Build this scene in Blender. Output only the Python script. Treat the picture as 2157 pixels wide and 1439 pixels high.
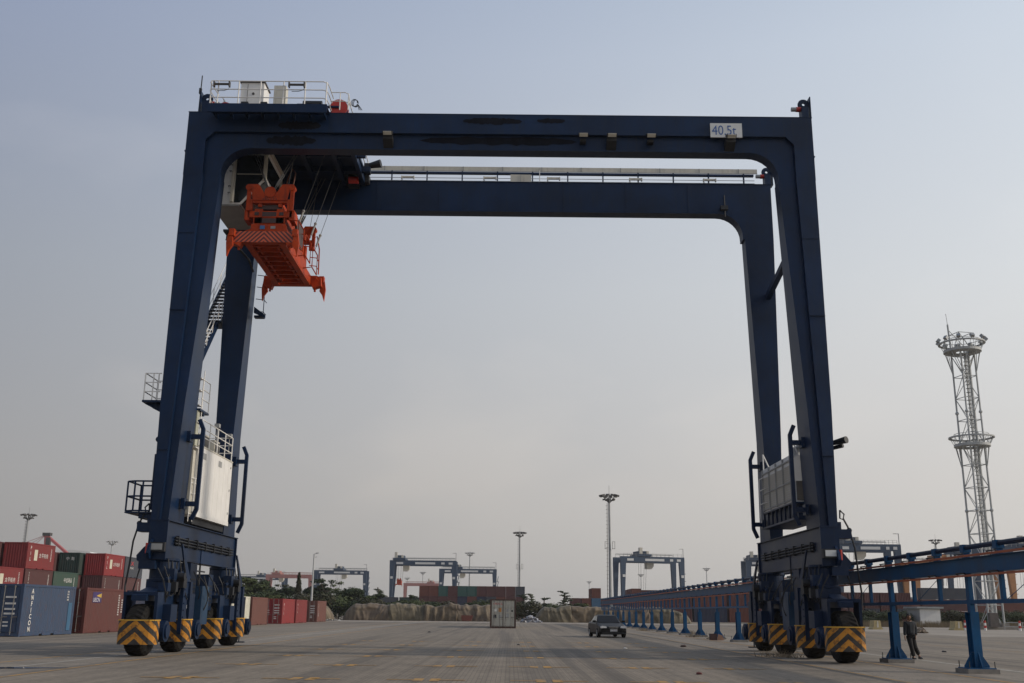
import bpy, bmesh, math, random
from mathutils import Vector, Matrix
R_ = math.radians
rnd = random.Random(7)
S = bpy.context.scene
for o in list(bpy.data.objects): bpy.data.objects.remove(o)

# ------------------------------------------------------------------ camera
FPX, CX, CY, EYE = 2158.0, 1078.5, 719.5, 1.6
_p = math.atan(570/FPX); _r = 0.0100; _a = -0.001
FW = Vector((math.sin(_a)*math.cos(_p), math.cos(_a)*math.cos(_p), math.sin(_p)))
_R0 = Vector((math.cos(_a), -math.sin(_a), 0)); _U0 = _R0.cross(FW)
RT = _R0*math.cos(_r)+_U0*math.sin(_r); UP = _U0*math.cos(_r)-_R0*math.sin(_r)
CAMP = Vector((0, 0, EYE))
cd = bpy.data.cameras.new('camera'); cam = bpy.data.objects.new('camera', cd)
S.collection.objects.link(cam); S.camera = cam
cd.sensor_width = 36; cd.lens = FPX*36/2157; cd.clip_start = .1; cd.clip_end = 9000
m = Matrix.Identity(4)
for i in range(3):
    m[i][0] = RT[i]; m[i][1] = UP[i]; m[i][2] = -FW[i]; m[i][3] = CAMP[i]
cam.matrix_world = m
S.render.resolution_x = 1024; S.render.resolution_y = 683

def ray(u, v): return FW + RT*((u-CX)/FPX) - UP*((v-CY)/FPX)
def atY(u, v, Y): d = ray(u, v); return CAMP + d*(Y/d.y)
def atX(u, v, X): d = ray(u, v); return CAMP + d*(X/d.x)
def atZ(u, v, z=0.0): d = ray(u, v); return CAMP + d*((z-EYE)/d.z)

# ------------------------------------------------------------------ light
SUN = Vector((1.0, -0.10, 0.50)).normalized()          # towards the sun
sd = bpy.data.lights.new('sun', 'SUN'); so = bpy.data.objects.new('sun', sd)
S.collection.objects.link(so)
sd.energy = 2.2; sd.angle = R_(2.2); sd.color = (1.0, .90, .78)
so.rotation_euler = SUN.to_track_quat('Z', 'Y').to_euler(); so.location = (60, -20, 60)
S.view_settings.view_transform = 'Standard'; S.view_settings.look = 'None'
S.view_settings.exposure = 0.0; S.view_settings.gamma = 1.0

def nd(t, typ, **kw):
    n = t.nodes.new(typ)
    for k, v in kw.items():
        if k in n.inputs.keys() if isinstance(k, str) else False: n.inputs[k].default_value = v
        else: setattr(n, k, v)
    return n
def ramp(t, fac, stops):
    n = t.nodes.new('ShaderNodeValToRGB'); e = n.color_ramp.elements
    while len(e) < len(stops): e.new(.5)
    for i, (p, c) in enumerate(stops):
        e[i].position = p; e[i].color = tuple(c)+(1,) if len(c) == 3 else c
    t.links.new(fac, n.inputs[0]); return n.outputs[0]
def math_(t, op, a, b=None, clamp=False):
    n = t.nodes.new('ShaderNodeMath'); n.operation = op; n.use_clamp = clamp
    for i, x in enumerate((a, b)):
        if x is None: continue
        if isinstance(x, (int, float)): n.inputs[i].default_value = x
        else: t.links.new(x, n.inputs[i])
    return n.outputs[0]
def mix(t, fac, a, b, mode='MIX'):
    n = t.nodes.new('ShaderNodeMix'); n.data_type = 'RGBA'; n.blend_type = mode
    for idx, x in ((0, fac), (6, a), (7, b)):
        if isinstance(x, (int, float)): n.inputs[idx].default_value = x
        elif isinstance(x, tuple): n.inputs[idx].default_value = x if len(x) == 4 else x+(1,)
        else: t.links.new(x, n.inputs[idx])
    return n.outputs[2]
def noise(t, vec, scale, detail=4, rough=.55, dist=0.0):
    n = t.nodes.new('ShaderNodeTexNoise'); n.inputs['Scale'].default_value = scale
    n.inputs['Detail'].default_value = detail; n.inputs['Roughness'].default_value = rough
    n.inputs['Distortion'].default_value = dist
    if vec: t.links.new(vec, n.inputs['Vector'])
    return n.outputs[0]
def mapping(t, vec, scale=(1, 1, 1), loc=(0, 0, 0), rot=(0, 0, 0)):
    n = t.nodes.new('ShaderNodeMapping'); t.links.new(vec, n.inputs[0])
    n.inputs[1].default_value = loc; n.inputs[2].default_value = rot; n.inputs[3].default_value = scale
    return n.outputs[0]

W = bpy.data.worlds.new('World'); S.world = W; W.use_nodes = True
t = W.node_tree; t.nodes.clear()
out = t.nodes.new('ShaderNodeOutputWorld'); bg = t.nodes.new('ShaderNodeBackground')
t.links.new(bg.outputs[0], out.inputs[0]); bg.inputs[1].default_value = 0.1
sky = t.nodes.new('ShaderNodeTexSky'); sky.sky_type = 'NISHITA'; sky.sun_disc = False
sky.sun_elevation = math.asin(SUN.z); sky.sun_rotation = math.atan2(SUN.x, SUN.y)
sky.air_density = 1.2; sky.dust_density = 6; sky.ozone_density = 1.5
tc = t.nodes.new('ShaderNodeTexCoord'); sx = t.nodes.new('ShaderNodeSeparateXYZ')
t.links.new(tc.outputs['Generated'], sx.inputs[0])
SKY_L = [(0, (3.6, 3.45, 3.35)), (.12, (3.8, 3.72, 3.75)), (.3, (3.5, 3.75, 4.25)), (.5, (2.95, 3.45, 4.75)), (.62, (2.5, 3.15, 4.8)), (1, (1.9, 2.5, 3.8))]
SKY_R = [(0, (6.9, 6.65, 6.25)), (.12, (7.3, 7.05, 6.8)), (.3, (7.6, 7.85, 8.05)), (.5, (6.7, 7.4, 8.3)), (.62, (5.4, 6.3, 7.6)), (1, (3.0, 3.7, 5.0))]
colL = ramp(t, sx.outputs[2], SKY_L); colR = ramp(t, sx.outputs[2], SKY_R)
az = math_(t, 'ADD', math_(t, 'MULTIPLY', sx.outputs[0], 1.05), .5, True)
haze_c = mix(t, az, colL, colR)
cl = noise(t, mapping(t, tc.outputs['Generated'], (2.0, 2.0, 4.2), (3.1, .9, 1.2)), 2.0, 5, .45, .3)
clf = ramp(t, cl, [(.50, (0, 0, 0)), (.68, (1, 1, 1))])
band = ramp(t, sx.outputs[2], [(0, (0, 0, 0)), (.15, (.8, .8, .8)), (.42, (.8, .8, .8)), (.52, (0, 0, 0))])
haze_c = mix(t, math_(t, 'MULTIPLY', math_(t, 'MULTIPLY', clf, band), math_(t, 'SUBTRACT', .52, math_(t, 'MULTIPLY', az, .45))), haze_c, mix(t, 1.0, haze_c, (1.36, 1.28, 1.18, 1), 'MULTIPLY'))
skc = mix(t, .88, sky.outputs[0], haze_c)
t.links.new(skc, bg.inputs[0])

# ------------------------------------------------------------------ materials
MATS = {}
def pmat(name, col, rough=.55, metal=0.0, var=.25, dirt=0.0, scale=1.5, spec=.5, streak=0.0, dcol=(.10, .06, .04), bump=0.0, bscale=30, coat=0.0):
    if name in MATS: return MATS[name]
    M = bpy.data.materials.new(name); M.use_nodes = True; t = M.node_tree
    b = t.nodes['Principled BSDF']; b.inputs['Roughness'].default_value = rough
    b.inputs['Metallic'].default_value = metal; b.inputs['Specular IOR Level'].default_value = spec
    if coat: b.inputs['Coat Weight'].default_value = coat
    tc = t.nodes.new('ShaderNodeTexCoord'); v = tc.outputs['Object']
    n1 = noise(t, v, scale, 5, .6)
    dark = tuple(c*(1-var) for c in col); light = tuple(min(1, c*(1+var*.8)) for c in col)
    c = ramp(t, n1, [(.3, dark), (.7, light)])
    if streak:
        n2 = noise(t, mapping(t, v, (9, 9, .7)), 1.0, 4, .6)
        c = mix(t, math_(t, 'MULTIPLY', ramp(t, n2, [(.52, (0, 0, 0)), (.72, (1, 1, 1))]), streak), c, dcol)
    if dirt:
        n3 = noise(t, v, scale*3.1, 8, .7)
        c = mix(t, math_(t, 'MULTIPLY', ramp(t, n3, [(.55, (0, 0, 0)), (.68, (1, 1, 1))]), dirt), c, dcol)
    t.links.new(c, b.inputs['Base Color'])
    r = math_(t, 'ADD', math_(t, 'MULTIPLY', math_(t, 'SUBTRACT', n1, .5), .25), rough)
    t.links.new(r, b.inputs['Roughness'])
    if bump:
        bp = t.nodes.new('ShaderNodeBump'); bp.inputs[0].default_value = bump; bp.inputs[1].default_value = .02
        t.links.new(noise(t, v, bscale, 3), bp.inputs['Height']); t.links.new(bp.outputs[0], b.inputs['Normal'])
    MATS[name] = M; return M
NAVY = pmat('navy_paint', (.0035, .0175, .054), .45, spec=.22, var=.38, scale=.45, streak=.5, dcol=(.012, .020, .034), dirt=.18)
NAVYB = pmat('navy_paint_blue', (.0035, .016, .048), .52, spec=.25, var=.3, scale=1.2, streak=.3, dcol=(.02, .03, .05), dirt=.2)
TRUSS = pmat('truss_blue_paint', (.003, .064, .160), .5, spec=.25, var=.3, scale=1.0, streak=.3, dcol=(.03, .05, .08), dirt=.15)
WHITE = pmat('white_paint', (.74, .72, .68), .5, var=.06, scale=2, streak=.15, dcol=(.5, .45, .4))
CREAM = pmat('cream_paint', (.55, .52, .44), .55, var=.1, scale=2, streak=.2)
GREYP = pmat('grey_paint', (.30, .30, .29), .6, var=.15, scale=2)
DGREY = pmat('dark_grey_paint', (.07, .065, .06), .6, var=.25, scale=2)
BLACK = pmat('black_rubber', (.013, .012, .011), .85, var=.3, scale=3, dirt=.3, dcol=(.03, .026, .022), bump=.4, spec=.2)
DARK = pmat('black_steel', (.012, .013, .016), .6, var=.3, scale=2)
ORANGE = pmat('orange_paint', (.43, .048, .008), .6, spec=.2, var=.3, scale=2.0, streak=.4, dcol=(.10, .03, .02), dirt=.55)
RED = pmat('red_paint', (.45, .03, .02), .5, var=.2)
GALV = pmat('galvanised_steel', (.30, .31, .31), .55, metal=.3, var=.15, scale=2)
PALESTEEL = pmat('pale_steel_paint', (.40, .41, .40), .55, var=.15, scale=1)
CONCRETE = pmat('concrete_block', (.22, .20, .175), .9, var=.25, scale=4, dirt=.3, dcol=(.1, .09, .08))
YELLOW = pmat('yellow_paint', (.60, .34, .04), .6, var=.2, scale=3, dirt=.25)
GLASS = pmat('dark_glass', (.012, .016, .018), .12, var=.1, spec=.8)
WIRE = pmat('wire_rope', (.10, .10, .10), .5, metal=.5)
SIGNW = pmat('sign_white', (.62, .62, .60), .5, var=.05)
SIGNB = pmat('sign_blue', (.03, .10, .30), .5, var=.1)
LETTER = pmat('white_lettering', (.68, .66, .62), .6, var=.15, scale=5)
CREAMPL = pmat('cream_panel', (.58, .54, .42), .6, var=.1, scale=4)
REDLET = pmat('red_lettering', (.5, .03, .03), .6)

def chevron():
    M = bpy.data.materials.new('chevron_paint'); M.use_nodes = True; t = M.node_tree
    b = t.nodes['Principled BSDF']; b.inputs['Roughness'].default_value = .5
    uv = t.nodes.new('ShaderNodeUVMap'); s = t.nodes.new('ShaderNodeSeparateXYZ'); t.links.new(uv.outputs[0], s.inputs[0])
    a = math_(t, 'MULTIPLY', math_(t, 'ABSOLUTE', s.outputs[0]), .88)
    v = math_(t, 'DIVIDE', math_(t, 'ADD', s.outputs[1], a), .40)
    f = math_(t, 'FRACT', math_(t, 'ADD', v, .45)); g = math_(t, 'GREATER_THAN', f, .52)
    tc = t.nodes.new('ShaderNodeTexCoord')
    n = ramp(t, noise(t, tc.outputs['Object'], 5, 7, .7), [(.36, (.14, .06, .012)), (.5, (.52, .215, .014))])
    k = ramp(t, noise(t, tc.outputs['Object'], 6, 7, .7), [(.4, (.012, .012, .012)), (.75, (.06, .05, .04))])
    t.links.new(mix(t, g, n, k), b.inputs['Base Color']); return M
CHEV = chevron()
def hazstripe():
    M = bpy.data.materials.new('spreader_stripes'); M.use_nodes = True; t = M.node_tree
    b = t.nodes['Principled BSDF']; b.inputs['Roughness'].default_value = .5
    uv = t.nodes.new('ShaderNodeUVMap'); s = t.nodes.new('ShaderNodeSeparateXYZ'); t.links.new(uv.outputs[0], s.inputs[0])
    v = math_(t, 'ADD', math_(t, 'ABSOLUTE', s.outputs[0]), s.outputs[1])
    g = math_(t, 'GREATER_THAN', math_(t, 'FRACT', math_(t, 'DIVIDE', v, .19)), .5)
    t.links.new(mix(t, g, (.55, .09, .03, 1), (.10, .02, .015, 1)), b.inputs['Base Color']); return M
HAZ = hazstripe()

# ------------------------------------------------------------------ mesh builder
ORI = {}
class MB:
    def __init__(s): s.v = []; s.f = []; s.uv = {}
    def add(s, vs, fs):
        n = len(s.v); s.v += [tuple(x) for x in vs]; s.f += [tuple(i+n for i in f) for f in fs]; return s
    def box(s, x0, x1, y0, y1, z0, z1):
        return s.add([(x0, y0, z0), (x1, y0, z0), (x1, y1, z0), (x0, y1, z0), (x0, y0, z1), (x1, y0, z1), (x1, y1, z1), (x0, y1, z1)],
                     [(0, 3, 2, 1), (4, 5, 6, 7), (0, 1, 5, 4), (1, 2, 6, 5), (2, 3, 7, 6), (3, 0, 4, 7)])
    def loft(s, rings, cap=True, closed=True):
        n = len(rings[0]); vs = [p for r in rings for p in r]; fs = []
        for k in range(len(rings)-1):
            for i in range(n if closed else n-1):
                j = (i+1) % n; fs.append((k*n+i, k*n+j, (k+1)*n+j, (k+1)*n+i))
        if cap and closed:
            fs.append(tuple(range(n-1, -1, -1))); fs.append(tuple((len(rings)-1)*n+i for i in range(n)))
        return s.add(vs, fs)
    def bar(s, p, q, w, h=None):
        p = Vector(p); q = Vector(q); d = (q-p)
        if d.length < 1e-6: return s
        d.normalize(); h = h or w
        a = Vector((0, 0, 1)) if abs(d.z) < .9 else Vector((0, 1, 0))
        x = d.cross(a).normalized(); y = x.cross(d).normalized()
        return s.loft([[c+x*sx*w/2+y*sy*h/2 for sx, sy in ((-1, -1), (1, -1), (1, 1), (-1, 1))] for c in (p, q)])
    def tube(s, p, q, r, n=8, r2=None):
        p = Vector(p); q = Vector(q); d = q-p
        if d.length < 1e-6: return s
        d.normalize(); r2 = r if r2 is None else r2
        a = Vector((0, 0, 1)) if abs(d.z) < .9 else Vector((0, 1, 0))
        x = d.cross(a).normalized(); y = x.cross(d).normalized()
        return s.loft([[c+(x*math.cos(2*math.pi*i/n)+y*math.sin(2*math.pi*i/n))*rr for i in range(n)] for c, rr in ((p, r), (q, r2))])
    def path(s, pts, r, n=6):
        pts = [Vector(p) for p in pts]; rings = []
        for i, p in enumerate(pts):
            d = (pts[min(i+1, len(pts)-1)]-pts[max(i-1, 0)]).normalized()
            a = Vector((0, 0, 1)) if abs(d.z) < .95 else Vector((0, 1, 0))
            x = d.cross(a).normalized(); y = x.cross(d).normalized()
            rings.append([p+(x*math.cos(2*math.pi*k/n)+y*math.sin(2*math.pi*k/n))*r for k in range(n)])
        return s.loft(rings)
    def prism(s, poly, axis, a, b):
        def P(u, v, w): return {'x': (w, u, v), 'y': (u, w, v), 'z': (u, v, w)}[axis]
        return s.loft([[P(u, v, a) for u, v in poly], [P(u, v, b) for u, v in poly]])
    def lathe(s, prof, c, axis='x', n=32):
        rings = []
        for i in range(n):
            an = 2*math.pi*i/n; r_ = []
            for a, r in prof:
                if axis == 'x': r_.append((c[0]+a, c[1]+r*math.cos(an), c[2]+r*math.sin(an)))
                elif axis == 'z': r_.append((c[0]+r*math.cos(an), c[1]+r*math.sin(an), c[2]+a))
                else: r_.append((c[0]+r*math.cos(an), c[1]+a, c[2]+r*math.sin(an)))
            rings.append(r_)
        m = len(prof); fs = []
        for i in range(n):
            j = (i+1) % n
            for k in range(m-1): fs.append((i*m+k, i*m+k+1, j*m+k+1, j*m+k))
        return s.add([p for r in rings for p in r], fs)
    def sphere(s, c, r, n=8):
        prof = [(-r*math.cos(math.pi*k/n), max(1e-4, r*math.sin(math.pi*k/n))) for k in range(n+1)]
        return s.lathe(prof, c, 'z', n*2)
    def strip(s, rows, uvs=None):          # rows of points -> open grid, with uv per point
        n = len(rows[0]); base = len(s.v); s.v += [tuple(p) for r in rows for p in r]
        for k in range(len(rows)-1):
            for i in range(n-1):
                f = (base+k*n+i, base+k*n+i+1, base+(k+1)*n+i+1, base+(k+1)*n+i)
                if uvs: s.uv[len(s.f)] = [uvs[k][i], uvs[k][i+1], uvs[k+1][i+1], uvs[k+1][i]]
                s.f.append(f)
        return s
    def build(s, name, mat, parent=None, smooth=False):
        o3 = ORI.get(parent, Vector((0, 0, 0)))
        me = bpy.data.meshes.new(name)
        me.from_pydata([(x-o3.x, y-o3.y, z-o3.z) for x, y, z in s.v], [], s.f)
        if s.uv:
            ul = me.uv_layers.new(name='UVMap')
            for pi, us in s.uv.items():
                for li, u in zip(me.polygons[pi].loop_indices, us): ul.data[li].uv = u
        if not s.uv:
            bm = bmesh.new(); bm.from_mesh(me); bmesh.ops.recalc_face_normals(bm, faces=bm.faces); bm.to_mesh(me); bm.free()
        if smooth:
            for p in me.polygons: p.use_smooth = True
        me.materials.append(mat)
        o = bpy.data.objects.new(name, me); S.collection.objects.link(o)
        if parent: o.parent = parent; ORI[o] = o3
        return o
def tag(o, label=None, cat=None, group=None, kind=None):
    if label: o['label'] = label
    if cat: o['category'] = cat
    if group: o['group'] = group
    if kind: o['kind'] = kind
    return o
def thing(name, loc, label, cat, group=None, rz=0):
    o = bpy.data.objects.new(name, None); S.collection.objects.link(o); o.empty_display_size = .5
    o.location = loc; o.rotation_euler = (0, 0, rz); ORI[o] = Vector(loc) if rz == 0 else Vector((0, 0, 0))
    tag(o, label, cat, group); return o
def copy_tree(o, parent=None):
    c = o.copy(); S.collection.objects.link(c); c.parent = parent
    for ch in list(o.children): copy_tree(ch, c)
    return c
def text_mesh(body, size, name, mat, parent, loc, normal='-y', align='LEFT', xs=1.0, depth=0.0, line=1.0, bold=0.0):
    cu = bpy.data.curves.new('t', 'FONT'); cu.body = body; cu.size = size; cu.align_x = align
    cu.space_line = line; cu.offset = bold; cu.resolution_u = 3; cu.extrude = depth
    tmp = bpy.data.objects.new('t', cu); S.collection.objects.link(tmp)
    dg = bpy.context.evaluated_depsgraph_get()
    me = bpy.data.meshes.new_from_object(tmp.evaluated_get(dg)); me.name = name
    bpy.data.objects.remove(tmp); bpy.data.curves.remove(cu)
    o3 = ORI.get(parent, Vector((0, 0, 0))); L = Vector(loc)
    for v in me.vertices:
        x, y, z = v.co.x*xs, v.co.y, v.co.z
        p = {'-y': (x, -z, y), '+x': (z, x, y), '-x': (-z, -x, y)}[normal]
        v.co = Vector(p)+L-o3
    me.materials.clear(); me.materials.append(mat)
    o = bpy.data.objects.new(name, me); S.collection.objects.link(o)
    if parent: o.parent = parent; ORI[o] = o3
    return o
# ------------------------------------------------------------------ ground
def ground_mat(name, kind):
    M = bpy.data.materials.new(name); M.use_nodes = True; t = M.node_tree
    b = t.nodes['Principled BSDF']; b.inputs['Roughness'].default_value = .85; b.inputs['Specular IOR Level'].default_value = .3
    g = t.nodes.new('ShaderNodeNewGeometry'); v = g.outputs['Position']
    big = noise(t, mapping(t, v, (.09, .035, 1)), 1, 6, .6)
    med = noise(t, v, .55, 8, .65); fine = noise(t, v, 9, 4, .6)
    if kind == 'pavers':
        c = ramp(t, big, [(.3, (.190, .157, .118)), (.7, (.280, .232, .176))])
        br = t.nodes.new('ShaderNodeTexBrick'); t.links.new(mapping(t, v, (1, 1, 1), rot=(0, 0, R_(90))), br.inputs['Vector'])
        br.inputs['Scale'].default_value = 2.2; br.inputs['Mortar Size'].default_value = .018
        br.inputs['Color1'].default_value = (1.12, 1.12, 1.12, 1); br.inputs['Color2'].default_value = (.86, .86, .86, 1)
        br.inputs['Mortar'].default_value = (.55, .55, .55, 1); br.inputs['Bias'].default_value = 0
        c = mix(t, .75, c, mix(t, 1.0, c, br.outputs[0], 'MULTIPLY'))
        # long lanes of slightly different shade where courses of blocks run away from the camera
        ln = noise(t, mapping(t, v, (2.4, .010, 1)), 1, 4, .75)
        c = mix(t, 1.0, c, ramp(t, ln, [(.35, (.78, .78, .78)), (.65, (1.14, 1.14, 1.14))]), 'MULTIPLY')
    elif kind == 'apron':
        c = ramp(t, big, [(.3, (.215, .182, .142)), (.7, (.285, .243, .192))])
        cr = noise(t, mapping(t, v, (.5, .16, 1)), 1, 7, .7, 1.2)
        c = mix(t, math_(t, 'MULTIPLY', ramp(t, cr, [(.485, (0, 0, 0)), (.5, (1, 1, 1)), (.515, (0, 0, 0))]), .5), c, (.07, .065, .055))
    else:
        c = ramp(t, big, [(.3, (.26, .222, .178)), (.7, (.34, .295, .24))])
    if kind == 'apron':
        s_ = t.nodes.new('ShaderNodeSeparateXYZ'); t.links.new(v, s_.inputs[0]); j_ = math_(t, 'LESS_THAN', math_(t, 'FRACT', math_(t, 'DIVIDE', s_.outputs[1], 4.6)), .012)
        c = mix(t, math_(t, 'MULTIPLY', j_, .6), c, (.06, .055, .05))
    if kind != 'far':
        tk = noise(t, mapping(t, v, (.75, .010, 1), (5, 2, 0)), 1, 4, .6); c = mix(t, math_(t, 'MULTIPLY', ramp(t, tk, [(.53, (0, 0, 0)), (.62, (1, 1, 1))]), .45), c, (.075, .066, .058))
        sp_ = noise(t, mapping(t, v, (.9, .35, 1)), 1, 5, .6); c = mix(t, math_(t, 'MULTIPLY', ramp(t, sp_, [(.66, (0, 0, 0)), (.70, (1, 1, 1))]), .55), c, (.05, .045, .04))
    c = mix(t, 1.0, c, ramp(t, med, [(.3, (.82, .82, .82)), (.7, (1.12, 1.12, 1.12))]), 'MULTIPLY')
    c = mix(t, 1.0, c, ramp(t, fine, [(.3, (.9, .9, .9)), (.7, (1.08, 1.08, 1.08))]), 'MULTIPLY')
    st = noise(t, mapping(t, v, (.33, .12, 1)), 1, 8, .72)
    c = mix(t, math_(t, 'MULTIPLY', ramp(t, st, [(.56, (0, 0, 0)), (.70, (1, 1, 1))]), .45), c, (.085, .075, .068))
    t.links.new(c, b.inputs['Base Color'])
    bp = t.nodes.new('ShaderNodeBump'); bp.inputs[0].default_value = .35; bp.inputs[1].default_value = .02
    t.links.new(fine, bp.inputs['Height']); t.links.new(bp.outputs[0], b.inputs['Normal'])
    return M
PAV = ground_mat('block_paving', 'pavers'); APR = ground_mat('concrete_apron', 'apron'); FAR = ground_mat('pale_concrete', 'far')
def sheet(name, poly, z, mat):
    b = MB(); b.add([(x, y, z) for x, y in poly], [tuple(range(len(poly)))])
    return tag(b.build(name, mat), kind='structure')
sheet('ground', [(-1500, -300), (1500, -300), (1500, 2500), (-1500, 2500)], 0, PAV)
sheet('wheel_runway', [(-15.4, -40), (-11.9, -40), (-11.9, 420), (-15.4, 420)], .004, APR)
sheet('wheel_runway', [(9.7, -40), (15.9, -40), (15.9, 420), (9.7, 420)], .004, APR)
sheet('service_road', [(-60, 158), (60, 158), (60, 178.5), (-60, 178.5)], .0045, FAR)
sheet('service_road', [(38, 88), (150, 88), (150, 156), (38, 156)], .0042, FAR)
# painted lines
def paintmat():
    M = bpy.data.materials.new('worn_yellow_line'); M.use_nodes = True; t = M.node_tree
    b = t.nodes['Principled BSDF']; b.inputs['Roughness'].default_value = .8
    g = t.nodes.new('ShaderNodeNewGeometry'); v = g.outputs['Position']
    c = ramp(t, noise(t, v, 2.2, 9, .75), [(.38, (.19, .15, .10)), (.55, (.46, .24, .045))])
    t.links.new(c, b.inputs['Base Color']); return M
YL = paintmat()
WLINE = pmat('worn_pale_line', (.36, .33, .28), .85, var=.3, scale=2)
def line(name, x0, x1, y0, y1, z=.008, mat=YL, seg=None):
    b = MB(); y = y0
    while y < y1:
        e = min(y1, y+(seg or 1e9)); b.add([(x0, y, z), (x1, y, z), (x1, e, z), (x0, e, z)], [(0, 1, 2, 3)]); y = e
    return tag(b.build(name, mat), kind='structure')
for x in (-15.25, -12.05): line('road_line', x, x+.12, -20, 330)
line('road_line', 12.55, 12.67, -20, 330); line('road_line', 9.85, 9.95, -20, 330)
line('road_line', 15.3, 15.48, -20, 330, mat=WLINE); line('road_line', -13.75, -13.62, -20, 330, mat=WLINE)
line('road_line', 24.0, 24.1, -20, 150); line('road_line', 31.0, 31.1, -20, 150)
# slot marks: a pair of blobs with a dash on each side
sb = MB()
def q(x0, x1, y0, y1): sb.add([(x0, y0, .009), (x1, y0, .009), (x1, y1, .009), (x0, y1, .009)], [(0, 1, 2, 3)])
for i in range(-3, 3):
    for k in range(14):
        x = .95+2.95*i+.05*k*(1 if i % 2 else -1)*.2; y = 25.9+3.25*k
        if y > 64 or k % 2: continue
        j = rnd.uniform(-.08, .08)
        q(x-.95+j, x-.3+j, y-.08, y+.08); q(x+.25+j, x+.95+j, y-.08, y+.08)
        if k % 2 == 0:
            for s_ in (-.2, .2): q(x+s_-.12, x+s_+.12, y-.46, y+.46)
tag(sb.build('slot_markings', YL), kind='structure')
# puddle
b = MB(); c = Vector((-14.0, 29.0)); n = 40; pts = []
for i in range(n):
    a = 2*math.pi*i/n; rr = 1+.22*math.sin(3*a+1)+.12*math.sin(7*a)
    pts.append((c.x+1.5*rr*math.cos(a), c.y+.55*rr*math.sin(a)+.25*math.cos(a), .012))
b.add(pts, [tuple(range(n))])
WM = pmat('puddle_water', (.018, .018, .018), .04, var=.1, spec=1.0)
tag(b.build('puddle', WM), kind='structure')

# ------------------------------------------------------------------ main gantry crane
XC = -.63
crane = thing('gantry_crane', (XC, 43, 0), 'huge dark navy rubber tyred gantry crane spanning the whole yard, marked 40.5t', 'gantry crane')
YF, YB = 39.1, 46.0
def lerp(a, b, t): return a+(b-a)*t
def girder(yf, depth, name):
    g = MB()
    pts = []                     # half profile, x from outside to centre
    h = [(-13.02, 18.9), (-13.02, 21.72)]
    ri = [(13.02, 21.72), (13.02, 18.9)]
    arcR = []; r = 1.15
    cxr, czr = 11.56-r, 20.2-r   # corner arc, centre below the beam
    for k in range(0, 9):
        a = math.pi/2*k/8; arcR.append((cxr+r*math.cos(a), czr+r*math.sin(a)))
    arc_r = [(11.56, 18.9)]+arcR
    arc_l = [(-x, z) for x, z in reversed(arcR)]+[(-11.56, 18.9)]
    poly = h+ri+arc_r+arc_l
    # top slab, two corner blocks, bottom skin: convex pieces keep shading clean
    # split: main bar above 20.2, corners below
    g.prism([(XC-13.02, 20.2), (XC+13.02, 20.2), (XC+13.02, 21.72), (XC-13.02, 21.72)], 'y', yf, yf+depth)
    for s in (-1, 1):
        c = [(XC+s*13.02, 20.198), (XC+s*13.02, 18.9), (XC+s*11.56, 18.9)]+[(XC+s*x, min(z, 20.198)) for x, z in arcR]
        # fan as strips between the arc and the outer edge
        for k in range(len(arcR)-1):
            (xa, za), (xb, zb) = arcR[k], arcR[k+1]
            if k == 0: g.box(min(XC+s*11.56, XC+s*13.02), max(XC+s*11.56, XC+s*13.02), yf, yf+depth, 18.9, za)
            if zb <= 18.9: continue
            g.prism([(XC+s*xa, za), (XC+s*13.02, za), (XC+s*13.02, min(zb, 20.198)), (XC+s*xb, min(zb, 20.198))], 'y', yf, yf+depth)
    return g
fb = girder(YF+.16, .62, 'f').build('front_girder', NAVY, crane)
rb = girder(YB, .66, 'r').build('rear_girder', NAVY, crane)
# raised outer flange along the front face
fl = MB()
fl.box(XC-13.04, XC+13.04, YF-.02, YF+.158, 20.86, 21.74)
for s in (-1, 1):
    fl.prism([(XC+s*13.04, 20.858), (XC+s*13.04, 18.9), (XC+s*12.24, 18.9), (XC+s*12.24, 20.5), (XC+s*11.9, 20.858)], 'y', YF-.02, YF+.158)
fl.build('front_flange', NAVY, crane)
b = MB()      # seams, stiffener edge lines
for s in (-1, 1):
    b.box(XC+s*13.045-.03, XC+s*13.045+.03, YF-.03, YF+.8, 19.95, 20.0)
for x in range(-9, 11, 3): b.box(XC+x, XC+x+.015, YB-.012, YB, 20.2, 21.72)
b.box(XC-13.06, XC+13.06, YF-.03, YF+.8, 21.742, 21.765); b.box(XC-13.06, XC+13.06, YB-.03, YB+.7, 21.722, 21.745)
b.build('edge_strip', NAVY, crane)
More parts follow.
